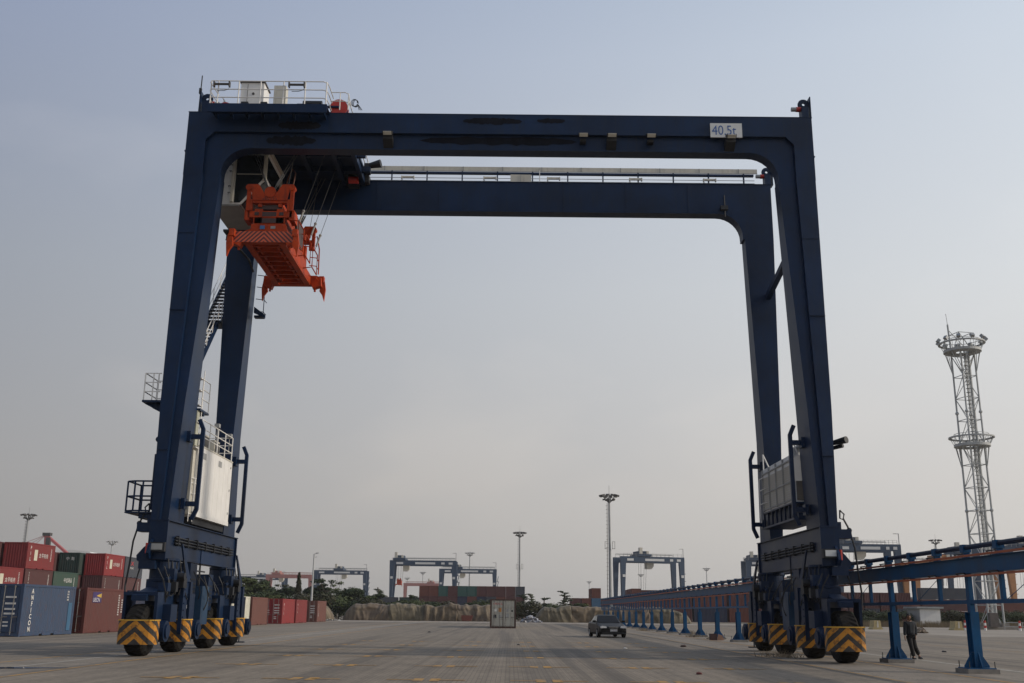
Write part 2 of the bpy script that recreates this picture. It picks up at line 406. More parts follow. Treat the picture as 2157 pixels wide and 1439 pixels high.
# legs
def quad(xi, xo, y0, y1, z, s): return [(XC+s*xi, y0, z), (XC+s*xo, y0, z), (XC+s*xo, y1, z), (XC+s*xi, y1, z)]
for s in (-1, 1):
    g = MB()
    g.loft([quad(11.54, 13.0, YF+.16, YF+.78, 18.9, s), quad(11.98, 12.83, 38.76, 40.33, 9.3, s), quad(12.1, 12.65, 38.46, 40.3, 4.76, s)])
    leg = g.build('leg', NAVY, crane)
    f = MB()
    f.loft([quad(12.24, 13.03, YF-.02, YF+.155, 18.9, s), quad(12.34, 12.86, 38.58, 38.755, 9.3, s), quad(12.36, 12.68, 38.28, 38.455, 4.76, s)])
    f.build('leg_flange', NAVY, leg)
    g = MB()
    g.loft([quad(11.65, 13.02, YB, YB+.68, 18.9, s), quad(12.0, 12.82, YB, 47.25, 9.3, s), quad(12.1, 12.65, YB, 47.9, 4.76, s)])
    g.build('leg', NAVY, crane)
    # cross brace between front and rear leg high up
    b = MB(); b.bar((XC+s*12.6, 39.9, 17.2), (XC+s*12.6, 46.2, 16.0) , .24)
    if s > 0: b.build('cross_brace', NAVY, crane)
    # sill beam with head plates
    g = MB(); g.box(XC+min(s*12.1, s*12.63), XC+max(s*12.1, s*12.63), 38.3, 48.2, 3.4, 4.755)
    sill = g.build('sill_beam', NAVY, crane)
    b = MB()
    xi = XC+s*12.1; dx = -s
    for z in (3.98, 4.09, 4.20): b.tube((xi+dx*.07, 39.3, z), (xi+dx*.07, 47.6, z-.0), .034, 6)
    for y in (39.6, 40.8, 42, 43.2, 44.4, 45.6, 46.8): b.box(min(xi, xi+dx*.12), max(xi, xi+dx*.12), y-.025, y+.025, 3.90, 4.28)
    b.build('hydraulic_pipe', DARK, sill)
    b = MB()
    b.box(min(xi+dx*.01, xi+dx*.03), max(xi+dx*.01, xi+dx*.03), 42.9, 43.15, 3.4, 4.2)
    for yy in (38.3, 48.1):
        b.box(XC+s*12.36-.34, XC+s*12.36+.34, yy-.03, yy+.07, 3.35, 4.8)
    b.box(XC+s*12.36-.36, XC+s*12.36+.36, 38.25, 48.25, 4.757, 4.785)
    b.build('sill_plate', NAVY, sill)
    b = MB()
    lug = [(48.2, 3.3), (48.2, 4.1), (48.75, 3.75), (48.95, 3.55), (48.9, 3.3), (48.7, 3.2)]
    b.prism(lug, 'x', XC+s*12.36-.05, XC+s*12.36+.05)
    b.build('lifting_lug', NAVY, sill); b = MB()
    b.prism([(38.3, 3.4), (38.3, 4.1), (37.95, 3.8), (37.85, 3.55), (38.0, 3.35)], 'x', XC+s*12.55-.05, XC+s*12.55+.05)
    b.build('lifting_lug', NAVY, sill)
# tie-down lug plates in the frame plane
for s in (-1, 1):
    b = MB(); x0 = XC+s*12.65
    poly = [(x0, 4.0), (x0, 3.15), (x0+s*.25, 3.15), (x0+s*.52, 3.32), (x0+s*.55, 3.5), (x0+s*.3, 3.8)]
    b.prism(poly, 'y', 38.6, 38.66)
    b.box(min(x0, x0+s*.55), max(x0, x0+s*.55), 38.35, 38.95, 4.35, 4.68)
    b.box(min(x0, x0+s*.2), max(x0, x0+s*.2), 38.4, 38.9, 4.68, 4.95)
    b.build('side_bracket', NAVYB, crane)

# ---- bogies
def tyre_mesh(b, c, w=.70, r=.88):
    n = 112; prof0 = [(-w/2+.05, .42), (-w/2, .60), (-w/2+.02, r-.10), (-w/2+.10, r-.015), (-.02, r), (.02, r), (w/2-.10, r-.015), (w/2-.02, r-.10), (w/2, .60), (w/2-.05, .42)]
    rings = []
    for i in range(n):
        a0 = 2*math.pi*i/n; r_ = []
        for k, (x, rr) in enumerate(prof0):
            lug = (i % 4) < 2
            if 2 <= k <= 7 and not lug: rr -= .028
            a = a0+abs(x)*.55*(1 if k not in (0, 1, 8, 9) else 0)
            r_.append((c[0]+x, c[1]+rr*math.cos(a), c[2]+rr*math.sin(a)))
        rings.append(r_)
    rings.append(rings[0]); base = len(b.v); m_ = len(prof0)
    b.v += [p for r_ in rings for p in r_]
    for i in range(n):
        for k in range(m_-1):
            b.f.append((base+i*m_+k, base+i*m_+k+1, base+(i+1)*m_+k+1, base+(i+1)*m_+k))
def bogie(s, yc):
    x = XC+s*12.25; inn = -s
    g = MB()
    g.lathe([(0, .02), (0, .54), (.05, .58), (.12, .58), (.14, .50), (.75, .50), (.8, .56), (.88, .56), (.88, .02)], (x, yc, 2.52), 'z', 28)
    g.box(x-.42, x+.42, yc-.55, yc+.55, 2.30, 2.56)
    # equaliser beam: deep in the middle, arms over the wheels
    g.prism([(yc-2.35, 2.05), (yc-2.35, 1.86), (yc-.95, 1.86), (yc-.78, 1.25), (yc+.78, 1.25), (yc+.95, 1.86), (yc+2.35, 1.86), (yc+2.35, 2.05), (yc+.9, 2.34), (yc-.9, 2.34)], 'x', x-.26, x+.26)
    bg_ = g.build('bogie', NAVYB, crane)
    for dy, cut in ((-1.85, -1), (1.85, 1)):
        yw = yc+dy; g = MB()
        for sx in (inn, -inn):                       # fork plates beside each wheel
            px = x+sx*.50
            g.prism([(yw-.30, 2.04), (yw+.30, 2.04), (yw+.30, 1.2), (yw+.38, .95), (yw+.34, .6), (yw+.15, .45), (yw-.15, .45), (yw-.34, .6), (yw-.38, .95), (yw-.30, 1.2)], 'x', min(px, px+sx*.1), max(px, px+sx*.1))
            g.box(min(x, px+sx*.1), max(x, px+sx*.1), yw-.33, yw+.33, 2.04, 2.16)
        g.build('wheel_fork', NAVYB, bg_)
    g = MB()                                          # drive unit: gearbox + motor, chain case
    px = x+inn*.6
    for yw in (yc-1.85, yc+1.85):
        g = MB(); g.tube((px, yw, .84), (px+inn*.30, yw, .84), .36, 20)
        g.tube((px+inn*.3, yw, .84), (px+inn*.36, yw, .84), .24, 16); g.build('drive_housing', NAVYB, bg_)
    g = MB(); g.box(min(px, px+inn*.30), max(px, px+inn*.30), yc-1.55, yc-.85, 1.15, 1.75)
    g.build('gearbox', NAVYB, bg_)
    g = MB()
    hx = x+inn*.50
    g.prism([(yc+.55, 2.45), (yc+1.05, 2.45), (yc+1.05, 1.45), (yc+1.2, 1.2), (yc+1.2, .75), (yc+1.0, .5), (yc+.75, .5), (yc+.55, .8)], 'x', min(hx, hx+inn*.14), max(hx, hx+inn*.14))
    g.tube((hx+inn*.14, yc+.9, .80), (hx+inn*.2, yc+.9, .80), .26, 18)
    for zz in (1.3, 1.55, 1.8, 2.05, 2.3): g.tube((hx+inn*.14, yc+.66, zz), (hx+inn*.17, yc+.66, zz), .03, 8)
    # bracket with triangular gusset reaching the sill
    g.prism([(yc+.1, 3.95), (yc+.22, 3.95), (yc+1.42, 2.75), (yc+1.42, 2.55), (yc+1.1, 2.55)], 'x', min(hx+inn*.02, hx+inn*.08), max(hx+inn*.02, hx+inn*.08))
    g.box(min(hx, hx+inn*.2), max(hx, hx+inn*.2), yc+1.18, yc+1.42, 1.75, 2.6)
    g.build('chain_case', NAVYB, bg_)
    g = MB()                                          # small machinery: motor, hoses, steps
    g.tube((x+inn*.25, yc-.1, 2.75), (x+inn*.85, yc-.1, 2.75), .14, 12)
    g.box(min(x+inn*.35, x+inn*.75), max(x+inn*.35, x+inn*.75), yc+.1, yc+.5, 2.36, 2.7)
    g.box(min(x+inn*.45, x+inn*.7), max(x+inn*.45, x+inn*.7), yc-.6, yc-.35, 2.2, 2.55)
    for k in range(5):
        a = Vector((x+inn*(.3+.08*k), yc-.5+.2*k, 3.38)); e = Vector((x+inn*(.45+.03*k), yc-.8+.35*k, 2.1))
        mid = (a+e)/2+Vector((inn*.12, -.1+.05*k, -.1)); g.path([a, a.lerp(mid, .6)+Vector((0, 0, -.1)), mid, mid.lerp(e, .5)+Vector((0, .05, 0)), e], .022, 5)
    g.build('bogie_machinery', DARK, bg_)
    for yw in (yc-1.85, yc+1.85):
        g = MB(); tyre_mesh(g, (x, yw, .88)); w = g.build('wheel', BLACK, bg_, smooth=False)
        g = MB(); g.lathe([(-.22, .02), (-.22, .30), (-.30, .33), (-.30, .43), (.30, .43), (.30, .33), (.22, .30), (.22, .02)], (x, yw, .88), 'x', 24)
        g.build('wheel_rim', NAVYB, bg_)
        # curved chevron shield
        rows = []; uvs = []; y0 = yw-1.17; arc = []
        for u in [i*.075-.45 for i in range(13)]: arc.append((u, y0-.05*math.cos(u*2.5)))
        lft = [(-.45-.18*math.sin(a), y0+.18-.18*math.cos(a)) for a in (1.57, 1.2, .8, .4)]
        rgt = [(.45+.18*math.sin(a), y0+.18-.18*math.cos(a)) for a in (.4, .8, 1.2, 1.57)]
        arc = [(lft[0][0], lft[0][1]+.25)]+lft+arc+rgt+[(rgt[-1][0], rgt[-1][1]+.25)]
        us = [0]; 
        for k in range(1, len(arc)): us.append(us[-1]+math.dist(arc[k], arc[k-1]))
        mid = us[-1]/2
        g = MB()
        xo = x+inn*.24
        for z in (.42, 1.20): rows.append([(xo+a, yy, z) for a, yy in arc]); uvs.append([(u_-mid, z) for u_ in us])
        g.strip(rows, uvs)
        bo = g.build('wheel_bumper', CHEV, bg_)
        md = bo.modifiers.new('thick', 'SOLIDIFY'); md.thickness = .04; md.offset = 0
        g = MB()
        for k in range(len(arc)-1): g.bar((xo+arc[k][0], arc[k][1], 1.215), (xo+arc[k+1][0], arc[k+1][1], 1.215), .09, .04)
        g.box(xo-.3, xo+.3, y0+.02, y0+.45, 1.14, 1.19)
        g.build('bumper_rim', YELLOW, bg_)
for s in (-1, 1):
    bogie(s, 38.95); bogie(s, 46.85)
# cabinets between the bogies
for s in (-1, 1):
    x = XC+s*12.1; inn = -s
    g = MB(); g.box(min(x, x+inn*.30), max(x, x+inn*.30), 42.5, 43.5, 1.0, 2.5)
    cb = g.build('control_cabinet', pmat('cabinet_blue', (.018, .05, .10), .45, var=.15, spec=.3), crane)
    g = MB(); g.tube((x+s*.1, 42.5, 2.5), (x+s*.1, 42.5, 3.4), .04); g.tube((x+s*.1, 43.3, 2.5), (x+s*.1, 43.3, 3.4), .04)
    for k in range(4): g.tube((x+s*.15, 41.6+.15*k, 2.2), (x+s*.15, 41.6+.15*k, 3.4), .035)
    g.tube((x+s*.1, 41.3, 3.1), (x+s*.1, 44.0, 3.1), .03)
    g.build('cable_conduit', DARK, crane)
    g = MB()                                   # ladder rail + scraper foot at the far end
    g.bar((x+inn*.2, 49.3, .45), (x+inn*.2, 49.3, 1.7), .06); g.box(min(x+inn*.05, x+inn*.45), max(x+inn*.05, x+inn*.45), 49.2, 49.4, .12, .17)
    g.bar((x+inn*.2, 49.3, .15), (x+inn*.2, 49.3, .5), .04)
    g.build('foot_rod', NAVYB, crane)
for s in (-1, 1):
    x = XC+s*12.25; inn = -s
    for y0, y1, z0, z1 in ((41.25, 42.15, 1.75, 3.35), (43.85, 44.55, 1.55, 3.0)):
        g = MB(); g.box(x-.28, x+.28, y0, y1, z0, z1); g.box(x-.3, x+.3, y0-.02, y0+.06, z0, z1); eq = g.build('equipment_box', NAVYB, crane)
        g = MB()
        for k in range(6): g.box(min(x+inn*.281, x+inn*.30), max(x+inn*.281, x+inn*.30), y0+.12, y1-.12, z0+.2+.15*k, z0+.26+.15*k)
        g.build('vent_slats', DARK, eq)
    rr = random.Random(11)
    for k in range(16):
        g = MB(); y = 37.3+k*.72; a = Vector((x+inn*.32, y, rr.uniform(2.7, 3.35))); e = Vector((x+inn*rr.uniform(.4, .65), y+rr.uniform(-.5, .6), rr.uniform(1.5, 2.2))); mid = (a+e)/2+Vector((inn*.18, 0, -.25))
        g.path([a, (a+mid)/2+Vector((inn*.05, 0, .02)), mid, (mid+e)/2+Vector((0, 0, -.06)), e], rr.uniform(.018, .03), 5); g.build('hydraulic_hose', DARK, crane)
    for yc in (38.95, 46.85):
        g = MB()
        for k, (dy, z) in enumerate(((-1.1, 2.2), (-.5, 2.62), (.45, 2.6), (1.05, 2.15))): g.box(min(x+inn*.27, x+inn*.62), max(x+inn*.27, x+inn*.62), yc+dy-.17, yc+dy+.17, z, z+.3+.1*(k % 2))
        g.tube((x+inn*.45, yc-1.0, 2.62), (x+inn*.45, yc+1.0, 2.95), .07, 8); g.box(x-.55, x+.55, yc-.08, yc+.08, 3.0, 3.3)
        g.build('motor_group', NAVYB, crane)
# ---- white electrical house (left) and engine house (right)
eh = MB(); eh.box(-13.65, -12.45, 40.75, 45.55, 5.3, 7.9)
eh = eh.build('electrical_house', WHITE, crane)
b = MB()
for k in range(7): b.box(-12.451, -12.447, 40.9+.68*k, 40.9+.68*k+.012, 5.34, 7.85)
b.box(-13.67, -12.43, 40.73, 45.57, 7.9, 7.95); b.build('house_trim', CREAM, eh)
b = MB()
for y in (41.1, 43.4): b.box(-12.449, -12.442, y, y+.5, 7.45, 7.7)
for z in (5.6, 6.6, 7.6): b.box(-12.449, -12.43, 45.3, 45.36, z, z+.1)
b.build('vent_grille', GREYP, eh)
b = MB(); b.box(-13.6, -12.42, 40.8, 45.5, 5.12, 5.298); b.build('house_skirt', WHITE, eh)
b = MB(); b.box(-13.55, -12.6, 40.9, 45.4, 4.85, 5.118)
for y in (41.2, 43, 45.1): b.box(-13.3, -12.8, y, y+.15, 4.78, 4.86)
b.build('house_base', DARK, eh)
b = MB()
for k in range(5): b.tube((-12.5, 40.85+k*1.16, 7.95), (-12.5, 40.85+k*1.16, 9.0), .025)
for z in (8.32, 8.66, 9.0): b.tube((-12.5, 40.85, z), (-12.5, 45.49, z), .022)
for z in (8.32, 8.66, 9.0): b.tube((-12.5, 45.49, z), (-13.6, 45.49, z), .022); b.tube((-12.5, 40.85, z), (-13.6, 40.85, z), .022)
b.build('roof_railing', WHITE, eh)
for y0, y1 in ((41.9, 42.8), (43.6, 44.4)):
    b = MB(); b.box(-13.4, -12.75, y0, y1, 8.0, 8.62); ac = b.build('air_conditioner', CREAM, eh)
    b = MB(); b.box(-12.752, -12.735, y0+.08, y1-.08, 8.08, 8.55); b.build('fan_grille', DGREY, ac)
b = MB()
for y, z in ((43.2, 9.1), (45.2, 9.0)): b.box(-12.7, -12.5, y, y+.22, z, z+.16); b.tube((-12.6, y+.1, 8.3), (-12.6, y+.1, z), .02)
b.build('roof_lamp', GREYP, eh)
# access strip between front leg and house : lockers, door, ladder
b = MB(); b.box(-13.3, -12.6, 40.38, 40.72, 7.9, 9.3); b.build('junction_box', pmat('box_cream', (.42, .42, .33), .5), crane)
b = MB(); b.box(-13.35, -12.62, 40.4, 40.7, 5.2, 7.7); b.build('side_door', CREAM, crane)
b = MB()
for x in (-12.62, -12.50): b.tube((x, 40.42+(x+12.62), 4.9), (x, 40.42+(x+12.62), 6.6), .02)
for z in (5.2, 5.6, 6.0, 6.4, 6.6): b.tube((-12.62, 40.42, z), (-12.5, 40.72, z), .018)
for z in (7.8, 8.3, 8.8, 9.5, 10.1, 10.6): b.box(-12.95, -12.55, 40.4, 40.75, z, z+.04)
b.tube((-12.55, 40.75, 7.6), (-12.55, 40.75, 11), .02)
b.build('access_ladder', WHITE, crane)
en = MB(); en.box(11.15, 12.45, 40.75, 45.6, 5.92, 7.8)
en = en.build('engine_house', pmat('house_grey_white', (.60, .60, .59), .5, var=.08, streak=.2, dcol=(.3, .28, .25)), crane)
b = MB()
for j in range(4):
    y0 = 41.0+j*1.15
    for k in range(15): b.prism([(y0, 0), (y0, 0)][:0] or [(11.15, 6.15+.09*k), (11.105, 6.11+.09*k), (11.115, 6.10+.09*k), (11.15, 6.12+.09*k)], 'y', y0, y0+.98)
b.build('louvre_panel', CREAM, en)
b = MB()
for k in range(5): b.box(11.09, 11.149, 40.8+1.16*k, 40.86+1.16*k, 5.95, 7.78)
for z in (6.0, 7.56, 6.7): b.box(11.095, 11.1485, 40.8, 45.5, z, z+.05)
b.build('door_frame', GREYP, en)
b = MB(); b.box(11.3, 12.3, 40.70, 40.749, 6.0, 6.75); b.build('vent_panel', DGREY, en)
b = MB(); b.box(11.1, 12.4, 40.66, 45.65, 5.86, 5.92); b.box(11.1, 12.4, 40.66, 45.65, 5.22, 5.30)
for k in range(8): b.box(11.12, 11.2, 40.7+k*.69, 40.76+k*.69, 5.3, 5.86)
b.box(11.35, 12.3, 40.8, 45.5, 5.3, 5.86)
b.build('house_base', NAVY, en)
b = MB(); b.tube((11.5, 41.2, 7.8), (11.5, 41.2, 8.15), .18, 14); b.path([(11.75, 42, 7.9), (11.75, 41.6, 8.15), (11.75, 41.0, 8.25), (11.9, 40.6, 8.2)], .2, 12)
b.build('exhaust_pipe', GALV, en)
for y in (40.85, 45.5): b = MB(); b.tube((11.2, y, 7.8), (11.2, y, 8.5), .03); b.tube((11.5, y, 7.8), (11.2, y, 8.5), .03); b.build('roof_stay', WHITE, en)
b = MB()
for z in (6.3, 6.9, 7.4): b.tube((11.02, 45.7, z), (11.02, 44.6, z), .02)
b.tube((11.02, 45.7, 5.5), (11.02, 45.7, 7.4), .02)
b.build('roof_railing', WHITE, en)
# guard posts standing off the legs
for s, xg in ((-1, -12.08), (1, 10.86)):
    for yg in (39.65, 46.5):
        b = MB(); sg = -s
        b.bar((xg+s*.17, yg, 4.9), (xg, yg, 5.3), .15, .12); b.bar((xg, yg, 5.28), (xg, yg, 8.42), .15, .12); b.bar((xg, yg, 8.4), (xg+s*.17, yg, 8.78), .15, .12)
        xl = XC+s*12.02
        for z in (5.5, 8.1): b.bar((xl, yg, z), (xg, yg, z), .16, .18); b.box(min(xl, xl-s*.15), max(xl, xl-s*.15), yg-.2, yg+.2, z-.2, z+.2)
        b.build('guard_post', NAVY, crane)
# outer platforms on the left front leg
b = MB(); b.box(-14.25, -13.45, 38.7, 40.2, 9.28, 9.36); b.prism([(-14.25, 9.27), (-13.5, 9.27), (-13.5, 8.9)], 'y', 39.0, 39.1); b.prism([(-14.25, 9.27), (-13.5, 9.27), (-13.5, 8.9)], 'y', 39.9, 40.0)
pf = b.build('leg_platform', NAVY, crane)
b = MB()
for p in ((-14.22, 38.75), (-14.22, 40.15), (-13.7, 38.75), (-13.9, 38.75), (-13.6, 40.15)): b.tube((*p, 9.36), (*p, 10.42), .025)
for z in (9.7, 10.06, 10.42): b.path([(-13.6, 38.75, z), (-14.22, 38.75, z), (-14.22, 40.15, z), (-13.6, 40.15, z)], .022)
b.build('platform_railing', WHITE, pf)
b = MB(); b.box(-12.85, -12.5, 40.4, 41.6, 9.3, 9.38); b.box(-13.1, -12.5, 40.9, 41.0, 9.15, 9.3); pf2 = b.build('leg_platform', NAVY, crane)
b = MB()
for y in (40.6, 41.55): b.tube((-12.52, y, 9.38), (-12.52, y, 10.6), .022)
for z in (9.8, 10.2, 10.6): b.tube((-12.52, 40.5, z), (-12.52, 41.55, z), .02); b.box(-13.0, -12.7, 40.45, 40.8, z, z+.05)
b.build('platform_railing', WHITE, pf2)
b = MB()
for p in ((-14.4, 38.6), (-14.1, 38.5), (-13.8, 38.5), (-14.4, 40.0), (-13.7, 40.0)): b.tube((*p, 5.1), (*p, 6.22), .035)
for z in (5.12, 5.66, 6.22): b.path([(-13.45, 38.5, z), (-14.1, 38.5, z), (-14.4, 38.65, z), (-14.4, 40.0, z), (-13.5, 40.0, z)], .035)
b.box(-14.4, -13.4, 38.5, 40.0, 5.03, 5.08); b.box(-13.9, -13.3, 38.6, 39.6, 4.85, 5.03)
b.build('mirror_basket', NAVY, crane)
b = MB()
b.box(-13.62, -13.48, 38.9, 39.4, 5.2, 7.3); b.box(-13.6, -13.45, 39.0, 39.2, 7.5, 7.8); b.tube((-13.6, 39.1, 7.9), (-13.6, 39.3, 7.9), .12, 10)
b.build('cable_tray', NAVY, crane)
for s in (-1, 1):           # heavy hanging cables with shackles
    x = XC+s*13.0
    b = MB(); b.path([(x, 38.6, 5.1), (x+s*.15, 38.6, 4.8), (x+s*.25, 38.6, 4.5), (x+s*.33, 38.5, 4.0), (x+s*.38, 38.5, 3.2), (x+s*.42, 38.4, 2.4), (x+s*.35, 38.3, 1.8)], .035, 6)
    b.sphere((x+s*.2, 38.6, 4.66), .1, 6); b.path([(x-s*.1, 38.6, 5.4), (x+s*.05, 38.6, 5.25), (x, 38.6, 5.05), (x-s*.12, 38.6, 5.1), (x-s*.1, 38.6, 5.4)], .03, 6)
    b.path([(x+s*.05, 38.8, 3.6), (x+s*.1, 38.8, 3.0), (x+s*.2, 38.6, 2.2), (x+s*.3, 38.4, 1.9)], .03, 6)
    b.build('power_cable', DARK, crane)
    b = MB(); xa = XC+s*12.3
    b.box(xa-.28, xa+.28, 38.08, 38.29, 3.62, 3.95); lp = b.build('work_lamp', DARK, crane)
    b = MB(); b.box(xa-.2, xa+.2, 38.06, 38.079, 3.68, 3.9); b.build('lamp_glass', SIGNW if s > 0 else GREYP, lp)
    b = MB(); b.tube((xa+s*.38, 38.15, 3.55), (xa+s*.38, 38.15, 3.92), .055, 12); b.build('warning_light', RED, crane)
    b = MB(); b.box(XC+s*12.65-.3, XC+s*12.65+.3, 38.2, 38.6, 3.0, 3.3); b.build('slew_box', NAVYB, crane)
b = MB(); b.tube((12.35, 39.2, 8.02), (12.75, 38.7, 8.08), .09, 12, .14); b.tube((12.4, 39.3, 7.85), (12.7, 39.0, 7.9), .08, 8); b.build('siren_horn', DARK, crane)
# ---- buffers and end stops on the rail ends
for xx, yy, s in ((-13.05, 39.4, 1), (12.2, 39.4, -1), (12.3, 46.3, -1), (-13.05, 46.3, 1)):
    b = MB(); b.box(xx-.14, xx+.14, yy-.22, yy+.22, 21.76, 22.3); b.lathe([(-.03, .06), (-.03, .24), (.03, .24), (.03, .06), (-.03, .06)], (xx, yy, 22.5), 'y', 20); b.box(xx-.2, xx+.2, yy-.029, yy+.029, 22.28, 22.36)
    b.box(xx-s*.24-.02, xx-s*.24+.02, yy-.2, yy+.2, 21.76, 22.78)
    e = b.build('end_stop', NAVY, crane)
    b = MB(); b.tube((xx+s*.14, yy, 22.28), (xx+s*.32, yy, 22.28), .11, 14); b.build('buffer', RED, e)
    b = MB(); b.tube((xx+s*.32, yy, 22.28), (xx+s*.52, yy, 22.28), .095, 14); b.build('buffer_head', GALV, e)
b = MB(); b.tube((-13.35, 39.3, 21.75), (-13.33, 39.3, 23.55), .025); b.box(-13.4, -13.3, 39.25, 39.35, 22.7, 22.95); b.build('anemometer_mast', DARK, crane)
# ---- rear girder walkway: cable tray, posts, lamps, box
b = MB(); b.box(-7.6, 11.9, 46.48, 46.53, 22.50, 22.74)
tr = b.build('cable_trough', CREAM, crane)
b = MB()
for k in range(10): b.box(-6.4+1.93*k, -6.36+1.93*k, 46.46, 46.479, 22.5, 22.74)
b.box(-7.6, 11.9, 46.46, 46.479, 22.48, 22.51); b.build('trough_seam', GREYP, tr)
b = MB(); b.box(-7.6, 11.7, 46.4, 46.55, 22.33, 22.43)
for k in range(11): x = -6.0+1.72*k; b.box(x-.03, x+.03, 46.35, 46.45, 21.76, 22.45)
b.build('walkway_frame', NAVY, crane)
b = MB()
for z in (22.05, 21.9): b.tube((-7.6, 46.3, z), (11.7, 46.3, z), .016, 5)
b.build('walkway_rail', GALV, crane)
for x in (-5.2, -1.2, 1.9, 5.9, 9.5):
    b = MB(); b.box(x-.27, x+.27, 46.18, 46.28, 22.0, 22.09); b.box(x-.32, x-.27, 46.16, 46.3, 21.95, 22.1); b.box(x+.27, x+.32, 46.16, 46.3, 21.95, 22.1)
    b.path([(x-.3, 46.2, 22), (x-.25, 46.2, 21.9), (x-.45, 46.2, 21.82), (x-.9, 46.2, 21.8)], .015, 4)
    b.build('walkway_lamp', CREAM, crane)
b = MB(); b.box(-.2, .82, 46.15, 46.34, 21.78, 22.2); tb = b.build('terminal_box', CREAM, crane)
b = MB(); b.box(.3, .315, 46.13, 46.15, 21.8, 22.18); b.build('box_seam', GREYP, tb)
b = MB(); b.box(1.2, 1.24, 46.2, 46.3, 21.76, 22.45); b.build('white_post', WHITE, crane)
# ---- floodlights on the front girder
for k, x in enumerate((-5.27, 2.83, 4.01, 5.63, 8.94)):
    b = MB(); b.prism([(38.72, 20.62), (38.98, 20.78), (38.9, 20.86), (38.62, 20.72)], 'x', x-.2, x+.2)
    fd = b.build('floodlight', DARK, crane)
    b = MB(); b.prism([(38.60, 20.70), (38.72, 20.60), (38.735, 20.615), (38.61, 20.715)], 'x', x-.17, x+.17); b.build('lamp_glass', CREAM, fd)
    b = MB()
    if k in (0, 2, 4): b.prism([(39.26, 20.25), (39.26, 20.62), (38.85, 20.68), (38.85, 20.5)], 'x', x-.2, x+.2)
    else: b.box(x-.12, x+.12, 38.95, 39.26, 20.5, 20.62)
    b.build('lamp_bracket', DARK, fd)
b = MB()          # weld seams and stiffener plates
for x in (-9.5, -6.2, -2.4, 1.0, 4.8, 7.4): b.box(XC+x, XC+x+.02, YF-.024, YF-.02, 20.87, 21.73); b.box(XC+x-.6, XC+x-.58, YF+.152, YF+.16, 20.22, 20.85)
for s in (-1, 1):
    for z, xi, xo, y in ((16.3, 12.27, 12.97, 38.975), (13.0, 12.31, 12.92, 38.77), (7.4, 12.35, 12.77, 38.46)): b.box(min(XC+s*xi, XC+s*xo), max(XC+s*xi, XC+s*xo), y-.05, y+.0, z, z+.025)
b.build('weld_seam', NAVYB, crane)
# capacity sign
b = MB(); b.box(8.14, 9.46, 39.02, 39.075, 20.78, 21.42); sg = b.build('capacity_sign', SIGNW, crane)
text_mesh('40.5t', .62, 'capacity_lettering', SIGNB, sg, (8.2, 39.012, 20.89), '-y', xs=.80)
# blanked-out patches of old lettering on the girders
PATCH = pmat('dull_overpaint', (.0095, .011, .017), .95, var=.35, scale=5, spec=.1)
def patch(x0, x1, z0, z1, y, seed):
    rr = random.Random(seed); n = 26; up = []; dn = []
    for i in range(n+1):
        u = i/n; e = math.sin(math.pi*u)**.35
        zc = (z0+z1)/2; hh = (z1-z0)/2
        up.append((x0+(x1-x0)*u, zc+hh*e*rr.uniform(.55, 1))); dn.append((x0+(x1-x0)*u, zc-hh*e*rr.uniform(.55, 1)))
    b = MB()
    for i in range(n):
        b.add([(dn[i][0], y, dn[i][1]), (dn[i+1][0], y, dn[i+1][1]), (up[i+1][0], y, up[i+1][1]), (up[i][0], y, up[i][1])], [(0, 1, 2, 3)])
    b.build('paint_patch', PATCH, fb)
patch(-9.9, -8.1, 20.92, 21.40, YF-.028, 1); patch(-4.0, 2.6, 20.40, 20.84, YF+.148, 2); patch(-2.2, .3, 21.26, 21.62, YF-.028, 3); patch(.9, 2.1, 21.34, 21.62, YF-.028, 7)
patch(-10.4, -8.3, 20.30, 20.82, YF+.148, 5); patch(-1.9, 1.0, 20.50, 20.80, YF+.144, 8)
# ---- trolley
b = MB(); b.box(-12.7, -7.15, 39.9, 46.6, 21.80, 21.95)
for x in (-12.6, -11.2, -9.6, -8.2, -7.3): b.box(x-.1, x+.1, 39.9, 46.0, 21.45, 21.8)
for y in (41.5, 43.0, 44.6): b.box(-12.6, -6.8, y-.1, y+.1, 21.55, 21.8)
b.box(-12.6, -7.7, 39.85, 40.2, 21.8, 22.2); b.box(-12.6, -7.2, 46.1, 46.5, 21.95, 22.2)
b.box(-12.65, -7.75, 38.3, 39.0, 21.62, 21.70); b.box(-12.65, -7.75, 38.28, 38.34, 21.36, 21.74)
for k in range(8): b.box(-12.5+.65*k, -12.44+.65*k, 38.3, 39.1, 21.42, 21.62)
b.box(-12.4, -8.0, 39.3, 39.7, 21.9, 22.22)
tl = b.build('trolley', NAVY, crane)
b = MB()
posts = [-12.6, -12.3, -11.45, -10.55, -9.6, -8.7, -7.82]
for x in posts: b.tube((x, 38.36, 21.6), (x, 38.36, 22.78), .028)
for z in (22.05, 22.42, 22.80): b.path([(-12.65, 39.6, z), (-12.68, 38.5, z), (-12.6, 38.36, z), (-7.95, 38.36, z), (-7.8, 38.42, z-.04), (-7.75, 38.6, z-.1), (-7.75, 39.6, z-.1)], .022)
for x, z in ((-7.3, 22.5), (-6.95, 22.45)): b.tube((x, 38.7, 21.7), (x, 38.7, z), .022)
for z in (22.1, 22.5): b.path([(-7.7, 38.7, z), (-7.1, 38.7, z), (-6.95, 38.7, z-.08), (-6.8, 38.7, 21.75)], .02)
for x in (-12.6, -7.2):
    for z in (22.4, 22.9): b.tube((x, 40.0, z), (x, 46.5, z), .022)
    for y in (40.2, 42, 44, 46.4): b.tube((x, y, 21.95), (x, y, 22.9), .022)
b.build('trolley_railing', WHITE, tl)
b = MB(); b.box(-11.85, -10.85, 40.0, 40.9, 21.95, 23.62); cbn = b.build('switch_cabinet', WHITE, tl)
